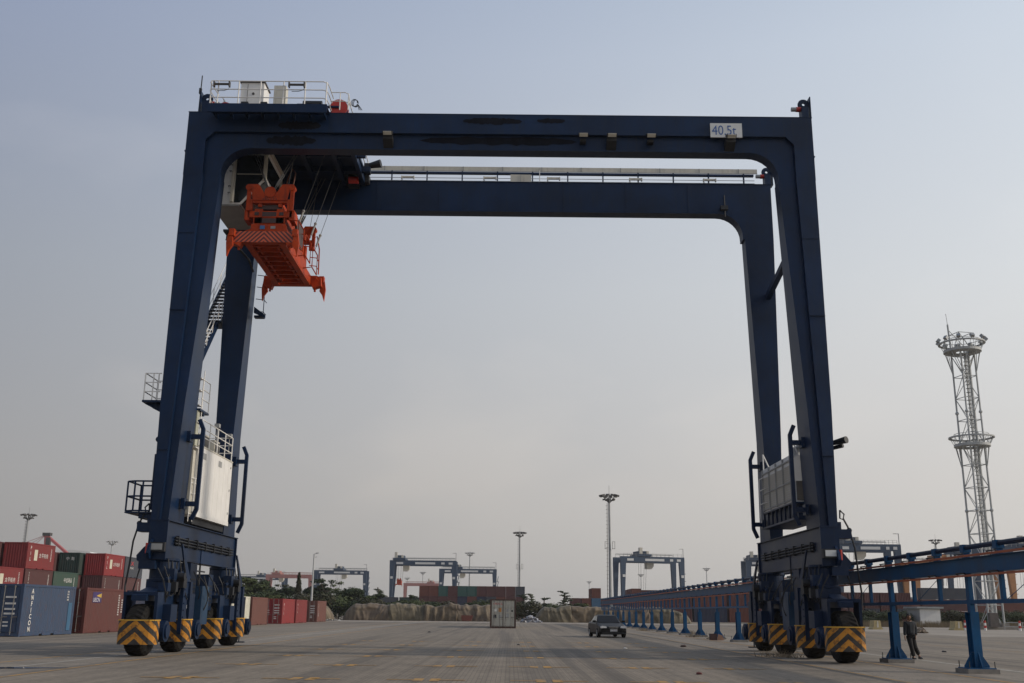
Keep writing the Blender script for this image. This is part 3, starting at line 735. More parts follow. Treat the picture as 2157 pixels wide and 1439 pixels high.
b = MB(); b.box(-11.9, -10.8, 39.95, 40.95, 23.62, 23.68); b.box(-11.56, -11.545, 39.985, 39.999, 22.0, 23.55); b.tube((-11.3, 39.98, 23.1), (-11.3, 39.999, 23.1), .06, 12); b.build('cabinet_trim', DGREY, cbn)
b = MB(); b.box(-10.25, -9.74, 39.35, 39.75, 22.25, 23.15); b.build('brake_box', CREAM, tl)
for x in (-12.15, -9.05):
    b = MB(); b.tube((x-.3, 38.3, 22.62), (x+.3, 38.3, 22.62), .05, 10); b.box(x-.34, x-.29, 38.22, 38.38, 22.5, 22.72); b.box(x+.29, x+.34, 38.22, 38.38, 22.5, 22.72)
    b.path([(x+.3, 38.3, 22.55), (x+.3, 38.3, 22.4), (x+.1, 38.32, 22.33), (x-.2, 38.33, 22.33)], .015, 4)
    b.build('tube_lamp', DGREY, tl)
for x, y, z, r in ((-7.45, 39.45, 22.12, .38), (-12.3, 39.6, 22.1, .3)):
    b = MB(); b.lathe([(-.16, .02), (-.16, r), (-.12, r), (-.12, r*.55), (.12, r*.55), (.12, r), (.16, r), (.16, .02)], (x, y, z), 'y', 28); rl = b.build('cable_reel', RED, tl)
    b = MB(); b.lathe([(-.11, r*.6), (-.11, r*.9), (.11, r*.9), (.11, r*.6)], (x, y, z), 'y', 24); b.tube((x, y-.22, z), (x, y+.22, z), .05); b.bar((x, y-.19, z), (x-.5, y-.19, z), .1, .08); b.build('reel_hub', NAVY, rl)
b = MB()
b.box(-9.3, -8.3, 39.6, 40.6, 21.95, 22.45); b.tube((-9.0, 39.5, 22.35), (-8.2, 39.5, 22.35), .16, 12); b.tube((-12.4, 41, 22.5), (-10, 41, 22.5), .35, 16); b.tube((-9.5, 43, 22.5), (-7.5, 43, 22.5), .35, 16)
b.box(-8.0, -7.5, 45.4, 46.0, 21.3, 21.8); b.box(-7.5, -7.0, 45.6, 46.2, 21.5, 21.9)
for x in (-11.6, -10.8, -8.6): b.box(x, x+.3, 39.3, 39.7, 22.1, 22.36)
b.build('hoist_machinery', DARK, tl)
b = MB(); b.tube((-6.95, 45.3, 22.2), (-6.4, 45.2, 22.28), .13, 12, .2); b.box(-7.2, -6.9, 45.2, 45.5, 21.8, 22.3); b.build('trolley_floodlight', DARK, tl)
b = MB(); b.tube((-7.9, 45.3, 21.45), (-7.45, 45.3, 21.45), .17, 14); b.build('drum_cover', RED, tl)
b = MB()
for k in range(3): b.path([(-6.72+.13*math.cos(a_*.6)*(1-.1*k)+.03*k, 38.8+.03*k, 22.08+.17*math.sin(a_*.6)) for a_ in range(11)]+[(-6.5+.06*k, 38.8, 21.75)], .014, 5)
b.build('hose_loop', DARK, tl)
# ---- operator cab
prof = [(-13.05, 18.42), (-11.75, 18.42), (-10.80, 19.55), (-10.80, 21.0), (-13.05, 21.0)]
b = MB(); b.prism(prof, 'y', 41.05, 43.95)
cabm = b.build('operator_cab', WHITE, crane)
b = MB(); b.prism([(-12.05, 18.50), (-11.80, 18.50), (-10.86, 19.62), (-10.86, 20.7), (-12.05, 20.7)], 'y', 41.025, 41.048); b.build('side_window', GLASS, cabm)
b = MB(); b.box(-10.799, -10.78, 41.3, 43.7, 19.75, 20.75); b.build('front_window', GLASS, cabm)
b = MB(); b.add([(-11.72, 41.06, 18.40), (-10.77, 41.06, 19.53), (-10.77, 43.9, 19.53), (-11.72, 43.9, 18.40)], [(0, 1, 2, 3)]); b.build('floor_window', GLASS, cabm)
b = MB()
for y in (41.05, 43.85): b.bar((-10.76, y, 19.55), (-10.76, y, 21.0), .07, .06)
b.bar((-12.15, 40.99, 18.5), (-12.15, 40.99, 21), .12, .1); b.bar((-10.82, 41.0, 19.5), (-10.82, 41.0, 21), .09, .06);
b.tube((-12.0, 41.0, 19.8), (-10.9, 41.0, 19.8), .015)
b.box(-13.1, -10.7, 41.0, 44.0, 21.0, 21.15); b.build('window_frame', CREAM, cabm)
b = MB(); b.box(-13.04, -11.8, 41.06, 43.94, 18.36, 18.418); b.build('cab_floor', GREYP, cabm)
b = MB(); b.box(-13.3, -11.9, 44.0, 45.3, 18.3, 18.4); b.box(-13.2, -12, 44.2, 45.2, 18.0, 18.3)
for y in (44.1, 45.2): b.tube((-12.0, y, 18.4), (-12.0, y, 19.4), .02)
b.path([(-13.2, 44.2, 18), (-12.6, 44.6, 17.6), (-12.3, 45.0, 17.3), (-12.2, 45.6, 16.9)], .05, 6)
b.build('cab_platform', DARK, cabm)
b = MB()
for z in (18.9, 19.2, 19.9, 20.2): b.path([(-12.3, 41.0, z), (-12.3, 40.88, z), (-12.22, 40.88, z), (-12.22, 41.0, z)], .018, 5)
b.build('grab_handle', DARK, cabm)
# ---- stairway behind the left front leg
b = MB(); rl_ = MB()
def flight(A, B, w, n=11):
    A = Vector(A); B = Vector(B)
    for dx in (0, -w): b.bar(A+Vector((dx, 0, 0)), B+Vector((dx, 0, 0)), .06, .26)
    for k in range(n):
        p = A.lerp(B, (k+.5)/n); b.box(p.x-w, p.x, p.y-.13, p.y+.13, p.z+.02, p.z+.06)
    for dx in (0, -w):
        for h in (.55, 1.0): rl_.tube(A+Vector((dx, 0, h)), B+Vector((dx, 0, h)), .02, 5)
        for k in (0, .33, .66, 1): p = A.lerp(B, k)+Vector((dx, 0, 0)); rl_.tube(p, p+Vector((0, 0, 1.0)), .02, 5)
A1 = atX(421, 765, -13.72); B1 = atX(459, 682, -13.72)
flight(A1, B1, .75)
L0 = B1+Vector((0, 0, .1))
b.box(L0.x-1.5, L0.x+.05, L0.y-.2, L0.y+1.1, L0.z-.06, L0.z+.02); b.box(L0.x-1.5, L0.x+.05, L0.y-.2, L0.y-.1, L0.z-.35, L0.z)
A2 = Vector((-13.70, L0.y+.4, L0.z)); B2 = A2+(B1-A1)*1.35
flight(A2, B2, .75, 14)
b.build('stairway', NAVY, crane); rl_.build('stair_railing', WHITE, crane)
b = MB()
for z in (15.4, 16.0, 16.6, 17.2): b.path([(-12.35, 47.0, z), (-11.95, 47.0, z-.05), (-11.9, 47.3, z-.1)], .02, 5)
b.tube((-11.95, 47.0, 15.2), (-11.95, 47.0, 17.3), .02); b.box(-12.3, -11.85, 46.7, 47.0, 15.0, 15.1); b.prism([(-12.3, 15.5), (-11.75, 15.1), (-11.75, 14.95), (-12.3, 15.2)], 'y', 46.6, 46.7)
b.build('rear_platform', NAVY, crane)
b = MB(); b.box(9.9, 10.25, 45.8, 45.98, 20.35, 20.55); b.tube((10.1, 45.9, 20.0), (10.1, 45.9, 21.1), .03); b.build('girder_lamp', DARK, crane)
# ------------------------------------------------------------------ spreader
SX = -10.35
sp = thing('container_spreader', (SX, 42.9, 16.2), 'orange lifting spreader with hazard stripes hanging from the crane trolley', 'spreader')
b = MB()
for s in (-1, 1):
    b.box(SX+s*.72-.13, SX+s*.72+.13, 40.0, 45.8, 16.27, 16.75)
    b.box(SX+s*.42-.05, SX+s*.42+.05, 40.5, 45.3, 16.35, 16.7)
for k in range(9): b.box(SX-.6, SX+.6, 40.5+k*.6, 40.5+k*.6+.09, 16.3, 16.62)
b.box(SX-.6, SX+.6, 41.9, 43.9, 16.55, 16.75)
b.build('telescopic_frame', ORANGE, sp)
for yy, s in ((39.9, 1), (45.95, -1)):
    b = MB(); y0, y1 = sorted((yy, yy+s*.36))
    b.box(SX-1.12, SX+1.12, y0+.01, y1, 16.30, 16.74)
    for e in (-1, 1):
        b.prism([(SX+e*1.12, 16.74), (SX+e*1.33, 16.66), (SX+e*1.36, 16.25), (SX+e*1.12, 16.18), (SX+e*.98, 16.1), (SX+e*.9, 16.3)], 'y', y0, y1)
        b.tube((SX+e*1.05, (y0+y1)/2, 16.2), (SX+e*1.05, (y0+y1)/2, 16.0), .05, 8)
    eb = b.build('end_beam', ORANGE, sp)
    for e in (-1, 1):
        b = MB(); b.prism([(SX+e*1.28, 16.6), (SX+e*1.44, 16.6), (SX+e*1.5, 16.2), (SX+e*1.45, 15.62), (SX+e*1.36, 15.9), (SX+e*1.22, 16.1)], 'y', yy-s*.1-.07, yy-s*.1+.09)
        b.box(SX+e*1.3-.1, SX+e*1.3+.12, yy-s*.05-.15, yy-s*.05+.15, 16.5, 16.8); b.build('guide_flipper', ORANGE, eb)
b = MB(); xs = [SX-1.3+.1*i for i in range(27)]
b.strip([[(x, 39.895, z) for x in xs] for z in (16.28, 16.76)], [[(x-SX, z) for x in xs] for z in (16.28, 16.76)]); b.build('hazard_plate', HAZ, sp)
# body above the frame
b = MB()
b.prism([(SX-.95, 16.78), (SX+.85, 16.78), (SX+.72, 17.32), (SX-.72, 17.32), (SX-.75, 17.1), (SX-.95, 17.02)], 'y', 40.5, 40.7)
b.box(SX-.72, SX+.72, 40.7, 45.1, 16.8, 17.25)
b.box(SX-.66, SX+.66, 40.52, 40.7, 17.35, 17.62); b.box(SX-.9, SX+.95, 40.5, 40.8, 17.62, 17.9)
b.box(SX-.62, SX-.3, 40.52, 40.8, 17.28, 18.0); b.box(SX+.3, SX+.62, 40.52, 40.8, 17.28, 18.0)
b.box(SX-.6, SX-.32, 40.8, 45.0, 17.3, 17.9); b.box(SX+.32, SX+.6, 40.8, 45.0, 17.3, 17.9)
b.box(SX-.7, SX+.7, 44.9, 45.15, 17.2, 17.95)
for s in (-1, 1):
    b.box(SX+s*.95-.1, SX+s*.95+.1, 40.5, 41.2, 17.5, 17.95)
b.build('main_frame', ORANGE, sp)
b = MB()
for yy in (40.4, 45.3):
    b.prism([(SX-1.05, 18.95), (SX-.98, 19.08), (SX-.5, 19.08), (SX-.22, 18.62), (SX-.95+.1, 18.62)][:4]+[(SX-.22, 18.36), (SX-.72, 18.36), (SX-.82, 18.88), (SX-1.0, 18.86)], 'y', yy, yy+.07)
    b.prism([(SX+1.05, 18.95), (SX+.98, 19.08), (SX+.5, 19.08), (SX+.22, 18.62), (SX+.22, 18.36), (SX+.72, 18.36), (SX+.82, 18.88), (SX+1.0, 18.86)], 'y', yy, yy+.07)
    b.box(SX-.225, SX+.225, yy, yy+.07, 18.36, 18.62)
    b.box(SX-.72, SX+.72, yy+.05, yy+.3, 18.25, 18.36)
    b.tube((SX, yy-.04, 18.72), (SX, yy+.16, 18.72), .24, 18)
    for s in (-1, 1):
        b.box(SX+s*.92-.07, SX+s*.92+.07, yy+.02, yy+.18, 17.9, 18.95); b.tube((SX+s*.92, yy-.03, 18.93), (SX+s*.92, yy+.25, 18.93), .13, 14)
        b.box(SX+s*.8-.06, SX+s*.8+.06, yy+.02, yy+.14, 17.9, 18.4)
b.box(SX-.5, SX-.35, 40.5, 45.3, 18.1, 18.36); b.box(SX+.35, SX+.5, 40.5, 45.3, 18.1, 18.36)
b.box(SX-.35, SX+.35, 42.0, 44.0, 17.95, 18.3)
for yy in (41.5, 44.3): b.box(SX-.75, SX+.75, yy, yy+.2, 18.05, 18.3)
b.build('headblock', ORANGE, sp)
b = MB()          # dark plates put in as recess shade, plus cylinder and junction boxes
b.box(SX-.3, SX+.3, 40.505, 40.52, 17.37, 17.58); b.box(SX-.3, SX+.3, 40.495, 40.5, 17.66, 17.86)
b.box(SX-.62, SX+.5, 40.6, 40.9, 18.02, 18.2); b.box(SX-.62, SX-.44, 40.47, 40.5, 17.70, 17.84); b.box(SX+.42, SX+.6, 40.47, 40.5, 17.70, 17.84)
b.tube((SX-.3, 41, 16.62), (SX-.3, 44.5, 16.62), .09, 10); b.box(SX+.95, SX+1.05, 41.2, 42.6, 16.9, 17.9)
b.build('hydraulics_and_recess_shade', pmat('brown_steel_and_shade', (.06, .03, .025), .6), sp)
b = MB(); b.tube((SX-.45, 40.7, 18.12), (SX+.5, 40.7, 18.16), .07, 12); b.build('cylinder', ORANGE, sp)
b = MB()          # access frames on the right side
for y0 in (40.6, 42.2, 43.8):
    b.path([(SX+.85, y0, 16.5), (SX+1.25, y0, 16.55), (SX+1.25, y0, 17.5), (SX+.8, y0, 17.55)], .03, 6)
    b.path([(SX+1.25, y0, 16.55), (SX+1.25, y0+1.1, 16.55), (SX+1.25, y0+1.1, 17.5), (SX+1.25, y0, 17.5)], .03, 6)
for z in (16.5, 17.0, 17.4): b.path([(SX+.9, 44.9, z), (SX+1.2, 45.0, z), (SX+1.2, 45.6, z)], .022, 5)
b.path([(SX+.9, 45.1, 18.4), (SX+1.15, 45.1, 18.5), (SX+1.2, 45.5, 18.0), (SX+1.2, 45.6, 16.8)], .03, 6)
b.build('access_frame', ORANGE, sp)
b = MB()
b.box(SX+1.0, SX+1.03, 41.3, 42.4, 16.85, 17.45); b.build('data_plate', GREYP, sp)
b = MB(); b.box(SX-.35, SX-.15, 40.48, 40.498, 17.08, 17.24); b.build('warning_sticker', pmat('sticker_blue', (.05, .15, .35), .5), sp)
b = MB(); b.box(SX+.1, SX+.3, 40.48, 40.498, 17.1, 17.22); b.build('warning_sticker', GREYP, sp)
text_mesh('ZPMC', .19, 'maker_lettering', DARK, sp, (SX-.33, 40.49, 16.85), '-y', xs=1.5)
text_mesh('ZPMC', .14, 'maker_lettering', DARK, sp, (SX-.25, 40.39, 18.44), '-y', xs=1.4)
b = MB()
for k in range(6): b.box(SX-.3+.11*k, SX-.25+.11*k, 40.385, 40.398, 18.38, 18.42)
b.build('plate_marks', DARK, sp)
# wire ropes up to the trolley with turnbuckles
b = MB(); tb_ = MB()
for yy in (40.45, 45.35):
    for s in (-1, 1):
        for k in (0, 1):
            a = Vector((SX+s*.05, yy+.05+.12*k, 18.75)); e = Vector((SX+s*(1.15+.18*k), yy+(.5 if yy < 43 else -.1), 21.5))
            b.tube(a, e, .014, 5); p = a.lerp(e, .12); q_ = a.lerp(e, .32); t1 = MB(); t1.tube(p, q_, .035, 8); t1.build('turnbuckle', WIRE, sp)
    b.tube((SX+s*.6, yy+.2, 18.3), (SX+s*.9, yy+.4, 21.5), .012, 5)
for x, y in ((SX+.9, 42.0), (SX+1.15, 43.5), (SX+1.1, 45.0)):
    a = Vector((x, y, 17.8)); e = Vector((x+.9, y+.6, 21.6)); b.tube(a, e, .012, 5); t1 = MB(); t1.tube(a.lerp(e, .05), a.lerp(e, .2), .045, 8); t1.sphere(a.lerp(e, .2), .07, 5); t1.build('turnbuckle', GREYP, sp)
b.build('wire_rope', WIRE, sp)
b = MB(); b.path([(SX+.35, 42.3, 18.4), (SX+.5, 42.2, 19.6), (SX+.6, 42.2, 20.4), (SX+.45, 42.2, 20.6), (SX+.3, 42.2, 20.2), (SX+.1, 42.3, 19.4), (SX-.1, 42.3, 18.5)], .035, 6)
b.build('control_cable', pmat('cable_brown', (.12, .035, .02), .6), sp)

# ------------------------------------------------------------------ power rail
TX = 13.72
pr = thing('conductor_rail', (TX, 90, 0), 'long blue steel conductor rail on gusseted posts, running beside the right crane wheels', 'power rail')
Y0 = 18.5; NP = 22; PS = 6.48
b = MB(); b.box(TX-.10, TX+.10, Y0, 158, 2.86, 3.28); b.box(TX-.16, TX+.16, Y0, 158, 3.281, 3.30); b.box(TX-.16, TX+.16, Y0, 158, 2.842, 2.859)
b.build('main_girder', TRUSS, pr)
b = MB(); b.box(TX-.07, TX+.07, Y0, 158, 1.97, 2.08); b.build('lower_rail', TRUSS, pr)
b = MB(); b.tube((TX-.02, Y0, 3.62), (TX-.02, 158, 3.56), .075, 10); b.build('cable_pipe', NAVYB, pr)
CON = pmat('conductor_orange', (.36, .085, .03), .6, var=.3, scale=3)
b = MB(); b.box(TX-.27, TX-.21, Y0, 158, 3.31, 3.37); b.build('conductor_bar', CON, pr)
b = MB(); b.box(TX-.27, TX-.21, Y0, 158, 2.74, 2.80); b.build('conductor_bar', CON, pr)
y = 20.7
for k in range(44):
    for z in (3.36, 2.80):
        b = MB(); b.path([(TX-.1, y-.3, z-.04), (TX-.24, y-.28, z+.05), (TX-.24, y+.28, z+.05), (TX-.1, y+.3, z-.04)], .022, 4); b.build('conductor_clamp', DARK, pr)
    y += 2.16
y = 20.7
while y < 157: b = MB(); b.box(TX-.09, TX+.09, y-.07, y+.07, 3.301, 3.47); b.box(TX-.12, TX+.12, y-.12, y+.12, 3.47, 3.70); b.build('pipe_stub', TRUSS, pr); y += 2.16
post0 = None
for k in range(NP-1):
    yk = 25.02+PS*k
    if yk > 157: break
    b = MB()
    b.box(TX-.065, TX+.065, yk-.11, yk+.11, 1.72, 2.841)
    b.box(TX-.015, TX+.015, yk-.172, yk+.172, .16, 1.72); b.box(TX-.125, TX+.125, yk-.19, yk-.172, .16, 1.74); b.box(TX-.125, TX+.125, yk+.172, yk+.19, .16, 1.74); b.box(TX-.125, TX+.125, yk-.172, yk+.172, 1.72, 1.738)
    for s in (-1, 1):
        b.prism([(TX+s*.015, .16), (TX+s*.37, .16), (TX+s*.37, .21), (TX+s*.12, .60), (TX+s*.015, .62)], 'y', yk-.012, yk+.012)
        b.prism([(yk+s*.19, .16), (yk+s*.36, .16), (yk+s*.36, .22), (yk+s*.19, .6)], 'x', TX-.012, TX+.012)
    b.box(TX-.40, TX+.40, yk-.38, yk+.38, .13, .16)
    po = b.build('post', TRUSS, pr)
    b = MB(); b.box(TX-.46, TX+.46, yk-.45, yk+.45, 0.0, .129)
    b.build('footing', CONCRETE, po)
    b = MB()
    for sx_, sy_ in ((-1, -1), (1, -1), (-1, 1), (1, 1)): b.tube((TX+sx_*.37, yk+sy_*.35, .15), (TX+sx_*.37, yk+sy_*.35, .34), .014, 5)
    b.build('anchor_bolt', DARK, po)
    for j in (1, 2):
        b = MB(); yy = yk+PS*j/3; b.box(TX-.05, TX+.05, yy-.07, yy+.07, 2.081, 2.841); b.build('strut', TRUSS, pr)
b = MB()
for k in range(4, 20, 1):
    yk = 25.02+PS*(k-4)
    b.tube((TX+.04, yk+2.1, 2.84), (TX+.04, yk+4.2, 2.08), .012, 4)
b.build('tie_rod', TRUSS, pr)

# ------------------------------------------------------------------ containers
CW, CH = 2.66, 2.88
def cpaint(name, col, streak=.35, var=.16):
    return pmat('container_'+name, col, .6, var=var, scale=.8, streak=streak, dirt=.35, dcol=(.10, .045, .03))
CC = dict(blue=cpaint('blue', (.034, .062, .120)), dblue=cpaint('dark_blue', (.008, .018, .05)), red=cpaint('red', (.185, .014, .015)), bred=cpaint('bright_red', (.23, .013, .015)),
          maroon=cpaint('maroon', (.075, .020, .020)), brick=cpaint('brick', (.105, .026, .021)), brown=cpaint('brown', (.135, .045, .032)), green=cpaint('green', (.025, .065, .045)),
          dgreen=cpaint('dark_green', (.010, .03, .024)), slate=cpaint('slate', (0.037, 0.046, 0.062)), cream=cpaint('cream', (.58, .56, .46), .12), teal=cpaint('teal', (.016, .08, .07)),
          white=cpaint('white', (.46, .44, .37), .4), rust=cpaint('rust', (0.124, 0.031, 0.019)), lblue=cpaint('light_blue', (0.037, 0.118, 0.211)))
ROD = pmat('lock_rod_steel', (.22, .21, .20), .5, metal=.4)
CPROTO = {}
def corr(b, x, y0, y1, z0, z1, axis, depth, outx):
    n = max(4, int((y1-y0)/.27)); pts = []
    for i in range(n):
        u = y0+(y1-y0)*i/n; w = (y1-y0)/n
        pts += [(u, 0), (u+w*.28, 0), (u+w*.5, depth), (u+w*.78, depth)]
    pts.append((y1, 0))
    if axis == 'y': rows = [[(x-outx*d, u, z) for u, d in pts] for z in (z0, z1)]
    else: rows = [[(u, x-outx*d, z) for u, d in pts] for z in (z0, z1)]
    b.strip(rows)
def container_proto(col, L, detail, doors):
    key = (col, L, detail, doors)
    if key in CPROTO: return CPROTO[key]
    m = CC[col]; h = CW/2
    root = bpy.data.objects.new('shipping_container', None); S.collection.objects.link(root); ORI[root] = Vector((0, 0, 0)); root.empty_display_size = .5
    b = MB()
    for sx_ in (-1, 1):
        for y in (0, L): 
            y0 = 0 if y == 0 else L-.17
            b.box(sx_*h-(.17 if sx_ > 0 else 0), sx_*h+(.17 if sx_ < 0 else 0), y0, y0+.17, 0, CH)
        xa, xb = sorted((sx_*h, sx_*(h-.08)))
        b.box(xa, xb, .17, L-.17, CH-.14, CH-.01)
        segs = [(.17, L*.36), (L*.42, L*.58), (L*.64, L-.17)]
        for s0, s1 in segs: b.box(xa, xb, s0, s1, .03, .19)
        b.box(sx_*h-(.1 if sx_ > 0 else -.02), sx_*h-(.02 if sx_ > 0 else -.1), .17, L-.17, .12, .2)
        corr(b, sx_*(h-.012), .17, L-.17, .19, CH-.14, 'y', .05, sx_)
    for y in (0, L):
        y0 = y if y == 0 else L-.12
        b.box(-h+.17, h-.17, y0, y0+.12, CH-.14, CH-.01); b.box(-h+.17, h-.17, y0, y0+.12, .03, .19)
    if not doors: corr(b, .02, -h+.17, h-.17, .19, CH-.14, 'x', .05, -1)
    corr(b, L-.02, -h+.17, h-.17, .19, CH-.14, 'x', .05, 1)
    b.add([(-h+.05, .05, CH-.03), (h-.05, .05, CH-.03), (h-.05, L-.05, CH-.03), (-h+.05, L-.05, CH-.03)], [(0, 1, 2, 3)])
    b.add([(-h+.05, .05, .15), (h-.05, .05, .15), (h-.05, L-.05, .15), (-h+.05, L-.05, .15)], [(3, 2, 1, 0)])
    bd = b.build('body', m, root)
    if doors:
        for s in (-1, 1):
            x0, x1 = (-h+.18, -.012) if s < 0 else (.012, h-.18)
            b = MB(); b.box(x0, x1, .05, .09, .2, CH-.15)
            for k in range(4):
                z0 = .26+k*(CH-.46)/4; b.box(x0+.05, x1-.05, .02, .05, z0, z0+(CH-.46)/4-.14)
            d = b.build('door', m, root)
            b = MB()
            for f in (.22, .72):
                xr = x0+(x1-x0)*f; b.tube((xr, -.01, .1), (xr, -.01, CH-.08), .024, 6)
                for z in (.2, 1.0, 1.9, CH-.2): b.box(xr-.05, xr+.05, -.02, .03, z, z+.06)
                b.box(xr-.02, xr+.3, -.03, -.01, 1.05, 1.1)
            b.build('locking_rod', ROD, d)
    root['used'] = 0
    CPROTO[key] = root; return root
def container(col, x, y, z, L, label, group, detail=True, doors=True, rz=0, marks=None):
    p = container_proto(col, L, detail, doors)
    if p['used'] == 0: o = p; p['used'] = 1
    else:
        o = bpy.data.objects.new('shipping_container', None); S.collection.objects.link(o); o.empty_display_size = .5
        for ch in [c for c in p.children if c.name.split('.')[0] in ('body', 'door')]:
            c = ch.copy(); S.collection.objects.link(c); c.parent = o
            for g in ch.children: d = g.copy(); S.collection.objects.link(d); d.parent = c
    o.location = (x, y, z); o.rotation_euler = (0, 0, rz)
    tag(o, label, 'container', group); ORI[o] = Vector((0, 0, 0))
    if marks: marks(o, L)
    return o
H2 = CW/2+.004
def vtext(s, size, yy, ztop, mat=None, pitch=None, xs=1.1, bold=.006):
    def f(o, L):
        p = pitch or size*1.05
        for i, ch in enumerate(s):
            if ch != ' ': pass
        body = s
        # one mesh: letters stacked
        vs = MB(); o3 = Vector((0, 0, 0)); first = None
        cu_objs = []
        me_all = MB()
        for i, ch in enumerate(body):
            if ch == ' ': continue
            t_ = text_mesh(ch, size, 'lettering', LETTER, None, (H2, yy, ztop-p*(i+1)), '+x', 'CENTER', xs=xs, bold=bold)
            me = t_.data; me_all.add([tuple(v.co) for v in me.vertices], [tuple(pp.vertices) for pp in me.polygons])
            bpy.data.objects.remove(t_); bpy.data.meshes.remove(me)
        me_all.build('lettering', mat or LETTER, o)
    return f
def htext(s, size, yy, z, mat=None, xs=1.0):
    return lambda o, L: text_mesh(s, size, 'lettering', mat or LETTER, o, (H2, yy, z), '+x', 'LEFT', xs=xs)
def panel(y0, y1, z0, z1, mat, name='logo_panel'):
    def f(o, L):
        b = MB(); b.box(H2-.002, H2+.004, y0, y1, z0, z1); b.build(name, mat, o)
    return f
def rtext(s, size, x, z, mat=None, xs=1.0):
    return lambda o, L: text_mesh(s, size, 'lettering', mat or LETTER, o, (x, -.035 if False else .012, z), '-y', 'LEFT', xs=xs)
def several(*fs):
    def f(o, L):
        for g in fs: g(o, L)
    return f
def idmarks(y, zt, n=8, s=.1):
    def f(o, L):
        b = MB(); rr = random.Random(int(y*10))
        for k in range(n):
            for c in (0, 1): b.box(H2-.002, H2+.003, y+c*.14, y+c*.14+.07, zt-k*.16-.1, zt-k*.16)
        b.build('id_lettering', LETTER, o)
    return f
LN = 7.1; XN = -27.35-CW/2
def doormarks(o, L):
    b = MB(); rr = random.Random(3)
    for z in (2.1, 1.75, 1.45, 1.2): b.box(.35, .95, .008, .016, z, z+.10); 
    for z in (1.5, 1.25): b.box(-.5, -.2, .008, .016, z, z+.06)
    for z in (.75, .55): b.box(.35, .65, .008, .016, z, z+.08)
    b.build('door_lettering', LETTER, o)
NG = 'containers standing beside the left runway'
container('blue', XN, 59.3, 0, LN, 'faded blue container lettered ANFICON in the left foreground', NG, marks=several(vtext('ANFICON', .37, 1.15, 2.72, pitch=.35, bold=.01), doormarks,
    panel(6.2, 6.72, .25, 1.9, CC['lblue'], 'repair_patch'), idmarks(5.9, 2.6, 4)))
PURP = pmat('logo_purple', (.05, .03, .12), .5); GOLD = pmat('logo_gold', (.55, .36, .06), .5)
def uecn(o, L):
    b = MB(); b.box(H2-.002, H2+.003, 1.0, 2.5, 1.95, 2.62); lp = b.build('logo_panel', PURP, o)
    b = MB(); b.add([(H2+.006, 1.6, 2.38), (H2+.006, 2.45, 2.25), (H2+.006, 2.45, 2.55)], [(0, 1, 2)]); b.build('logo_beam', GOLD, lp)
    text_mesh('UECN', .36, 'logo_lettering', LETTER, lp, (H2+.008, 1.05, 2.0), '+x', xs=1.2)
container('brick', XN-.05, 68.3, 0, LN, 'brick red container with purple and gold square logo, next to the blue one', NG, marks=several(uecn, idmarks(5.6, 2.5, 9), idmarks(6.2, 2.2, 6)))
container('dblue', XN, 77.2, 0, LN, 'dark blue container just showing behind the front left crane wheel', NG)
XM = -26.9-CW/2
MG = 'single row of containers at the far left of the runway'
mid = [('cream', 102.2, 'cream coloured container partly hidden by the left crane wheels', None), ('brown', 110.3, 'plain red brown container right after the cream one', None),
       ('bred', 125.0, 'bright red container with closed doors and white mark, front of the red pair', several(vtext('PIL', .45, .9, 2.5), doormarks)),
       ('red', 133.0, 'red container with white square mark, rear of the red pair', vtext('PIL', .4, 1.0, 2.5)),
       ('brown', 147.6, 'rust brown container at the far end of the low row', several(vtext('TRITON', .28, 1.0, 2.5), doormarks))]
for c, y, lb, mk in mid: container(c, XM, y, 0, LN, lb, MG, marks=mk)
# stacked block on the left
XS = -54-CW/2; SG = 'containers in the tall stacks at the left'
def ys(u, v): return atX(u, v, -54).y
def pil(o, L):
    several(vtext('PIL', .55, .85, 2.75, pitch=.62, xs=.9), panel(1.8, 2.6, .95, 2.15, CREAMPL), htext('太平船务', .55, 3.0, 1.35, xs=1.1), idmarks(6.0, 2.4, 9))(o, L)
def tex(o, L): several(vtext('TEXTAINER', .25, 1.0, 2.6), idmarks(5.9, 2.4, 9))(o, L)
def hanj(o, L): several(htext('中远海运', .6, 2.9, 1.7, xs=1.0), idmarks(5.8, 2.3, 8))(o, L)
def cma(o, L): several(lambda o, L: text_mesh('X', .8, 'lettering', REDLET, o, (H2, 2.2, 1.7), '+x', xs=2.2), htext('TRAK', .4, 2.0, 1.2, xs=1.4))(o, L)
yA = ys(60, 1145); yG = ys(181, 1166); yR = ys(223, 1166)
top = [
       ('red', yA, 'big red container with cream panel and white letters, topmost and nearest of the two alike', pil),
       ('bred', yR, 'bright red container with cream panel, farther of the two alike in the upper tier', pil),
       ('slate', yR+7.4, 'slate grey container with a red X, upper tier beside the crane leg', cma)]
for c, y, lb, mk in top: container(c, XS, y, 2*CH+.02, LN, lb, SG, marks=mk, doors=False)
y2 = yA-7.3
sec = [('red', y2-.1, 'red container with cream panel, middle tier above the blue foreground container', pil), ('maroon', yA+.1, 'maroon container with small vertical white letters under the big red one', tex),
       ('green', yA+7.5, 'mid green container with white characters in the middle tier', hanj), ('maroon', yR-.2, 'maroon container under the farther bright red one', tex),
       ('maroon', yR+7.3, 'maroon container under the slate grey one', tex)]
for c, y, lb, mk in sec: container(c, XS, y, CH+.01, LN, lb, SG, marks=mk, doors=False)
for k, (c, y) in enumerate((('dblue', y2-.1), ('slate', yA+.1), ('brick', yA+7.5), ('dblue', yR-.2), ('maroon', yR+7.3))):
    container(c, XS, y, 0, LN, ['dark blue', 'slate grey', 'brick red', 'dark blue', 'maroon'][k]+' container in the ground tier of the left stacks, %s bay' % ['first', 'second', 'third', 'fourth', 'fifth'][k], SG, doors=False)
container('maroon', XS-2.95, yA-.5, 2*CH+.02, LN, 'dark red container at the left picture edge, topmost of its stack', SG, doors=False)
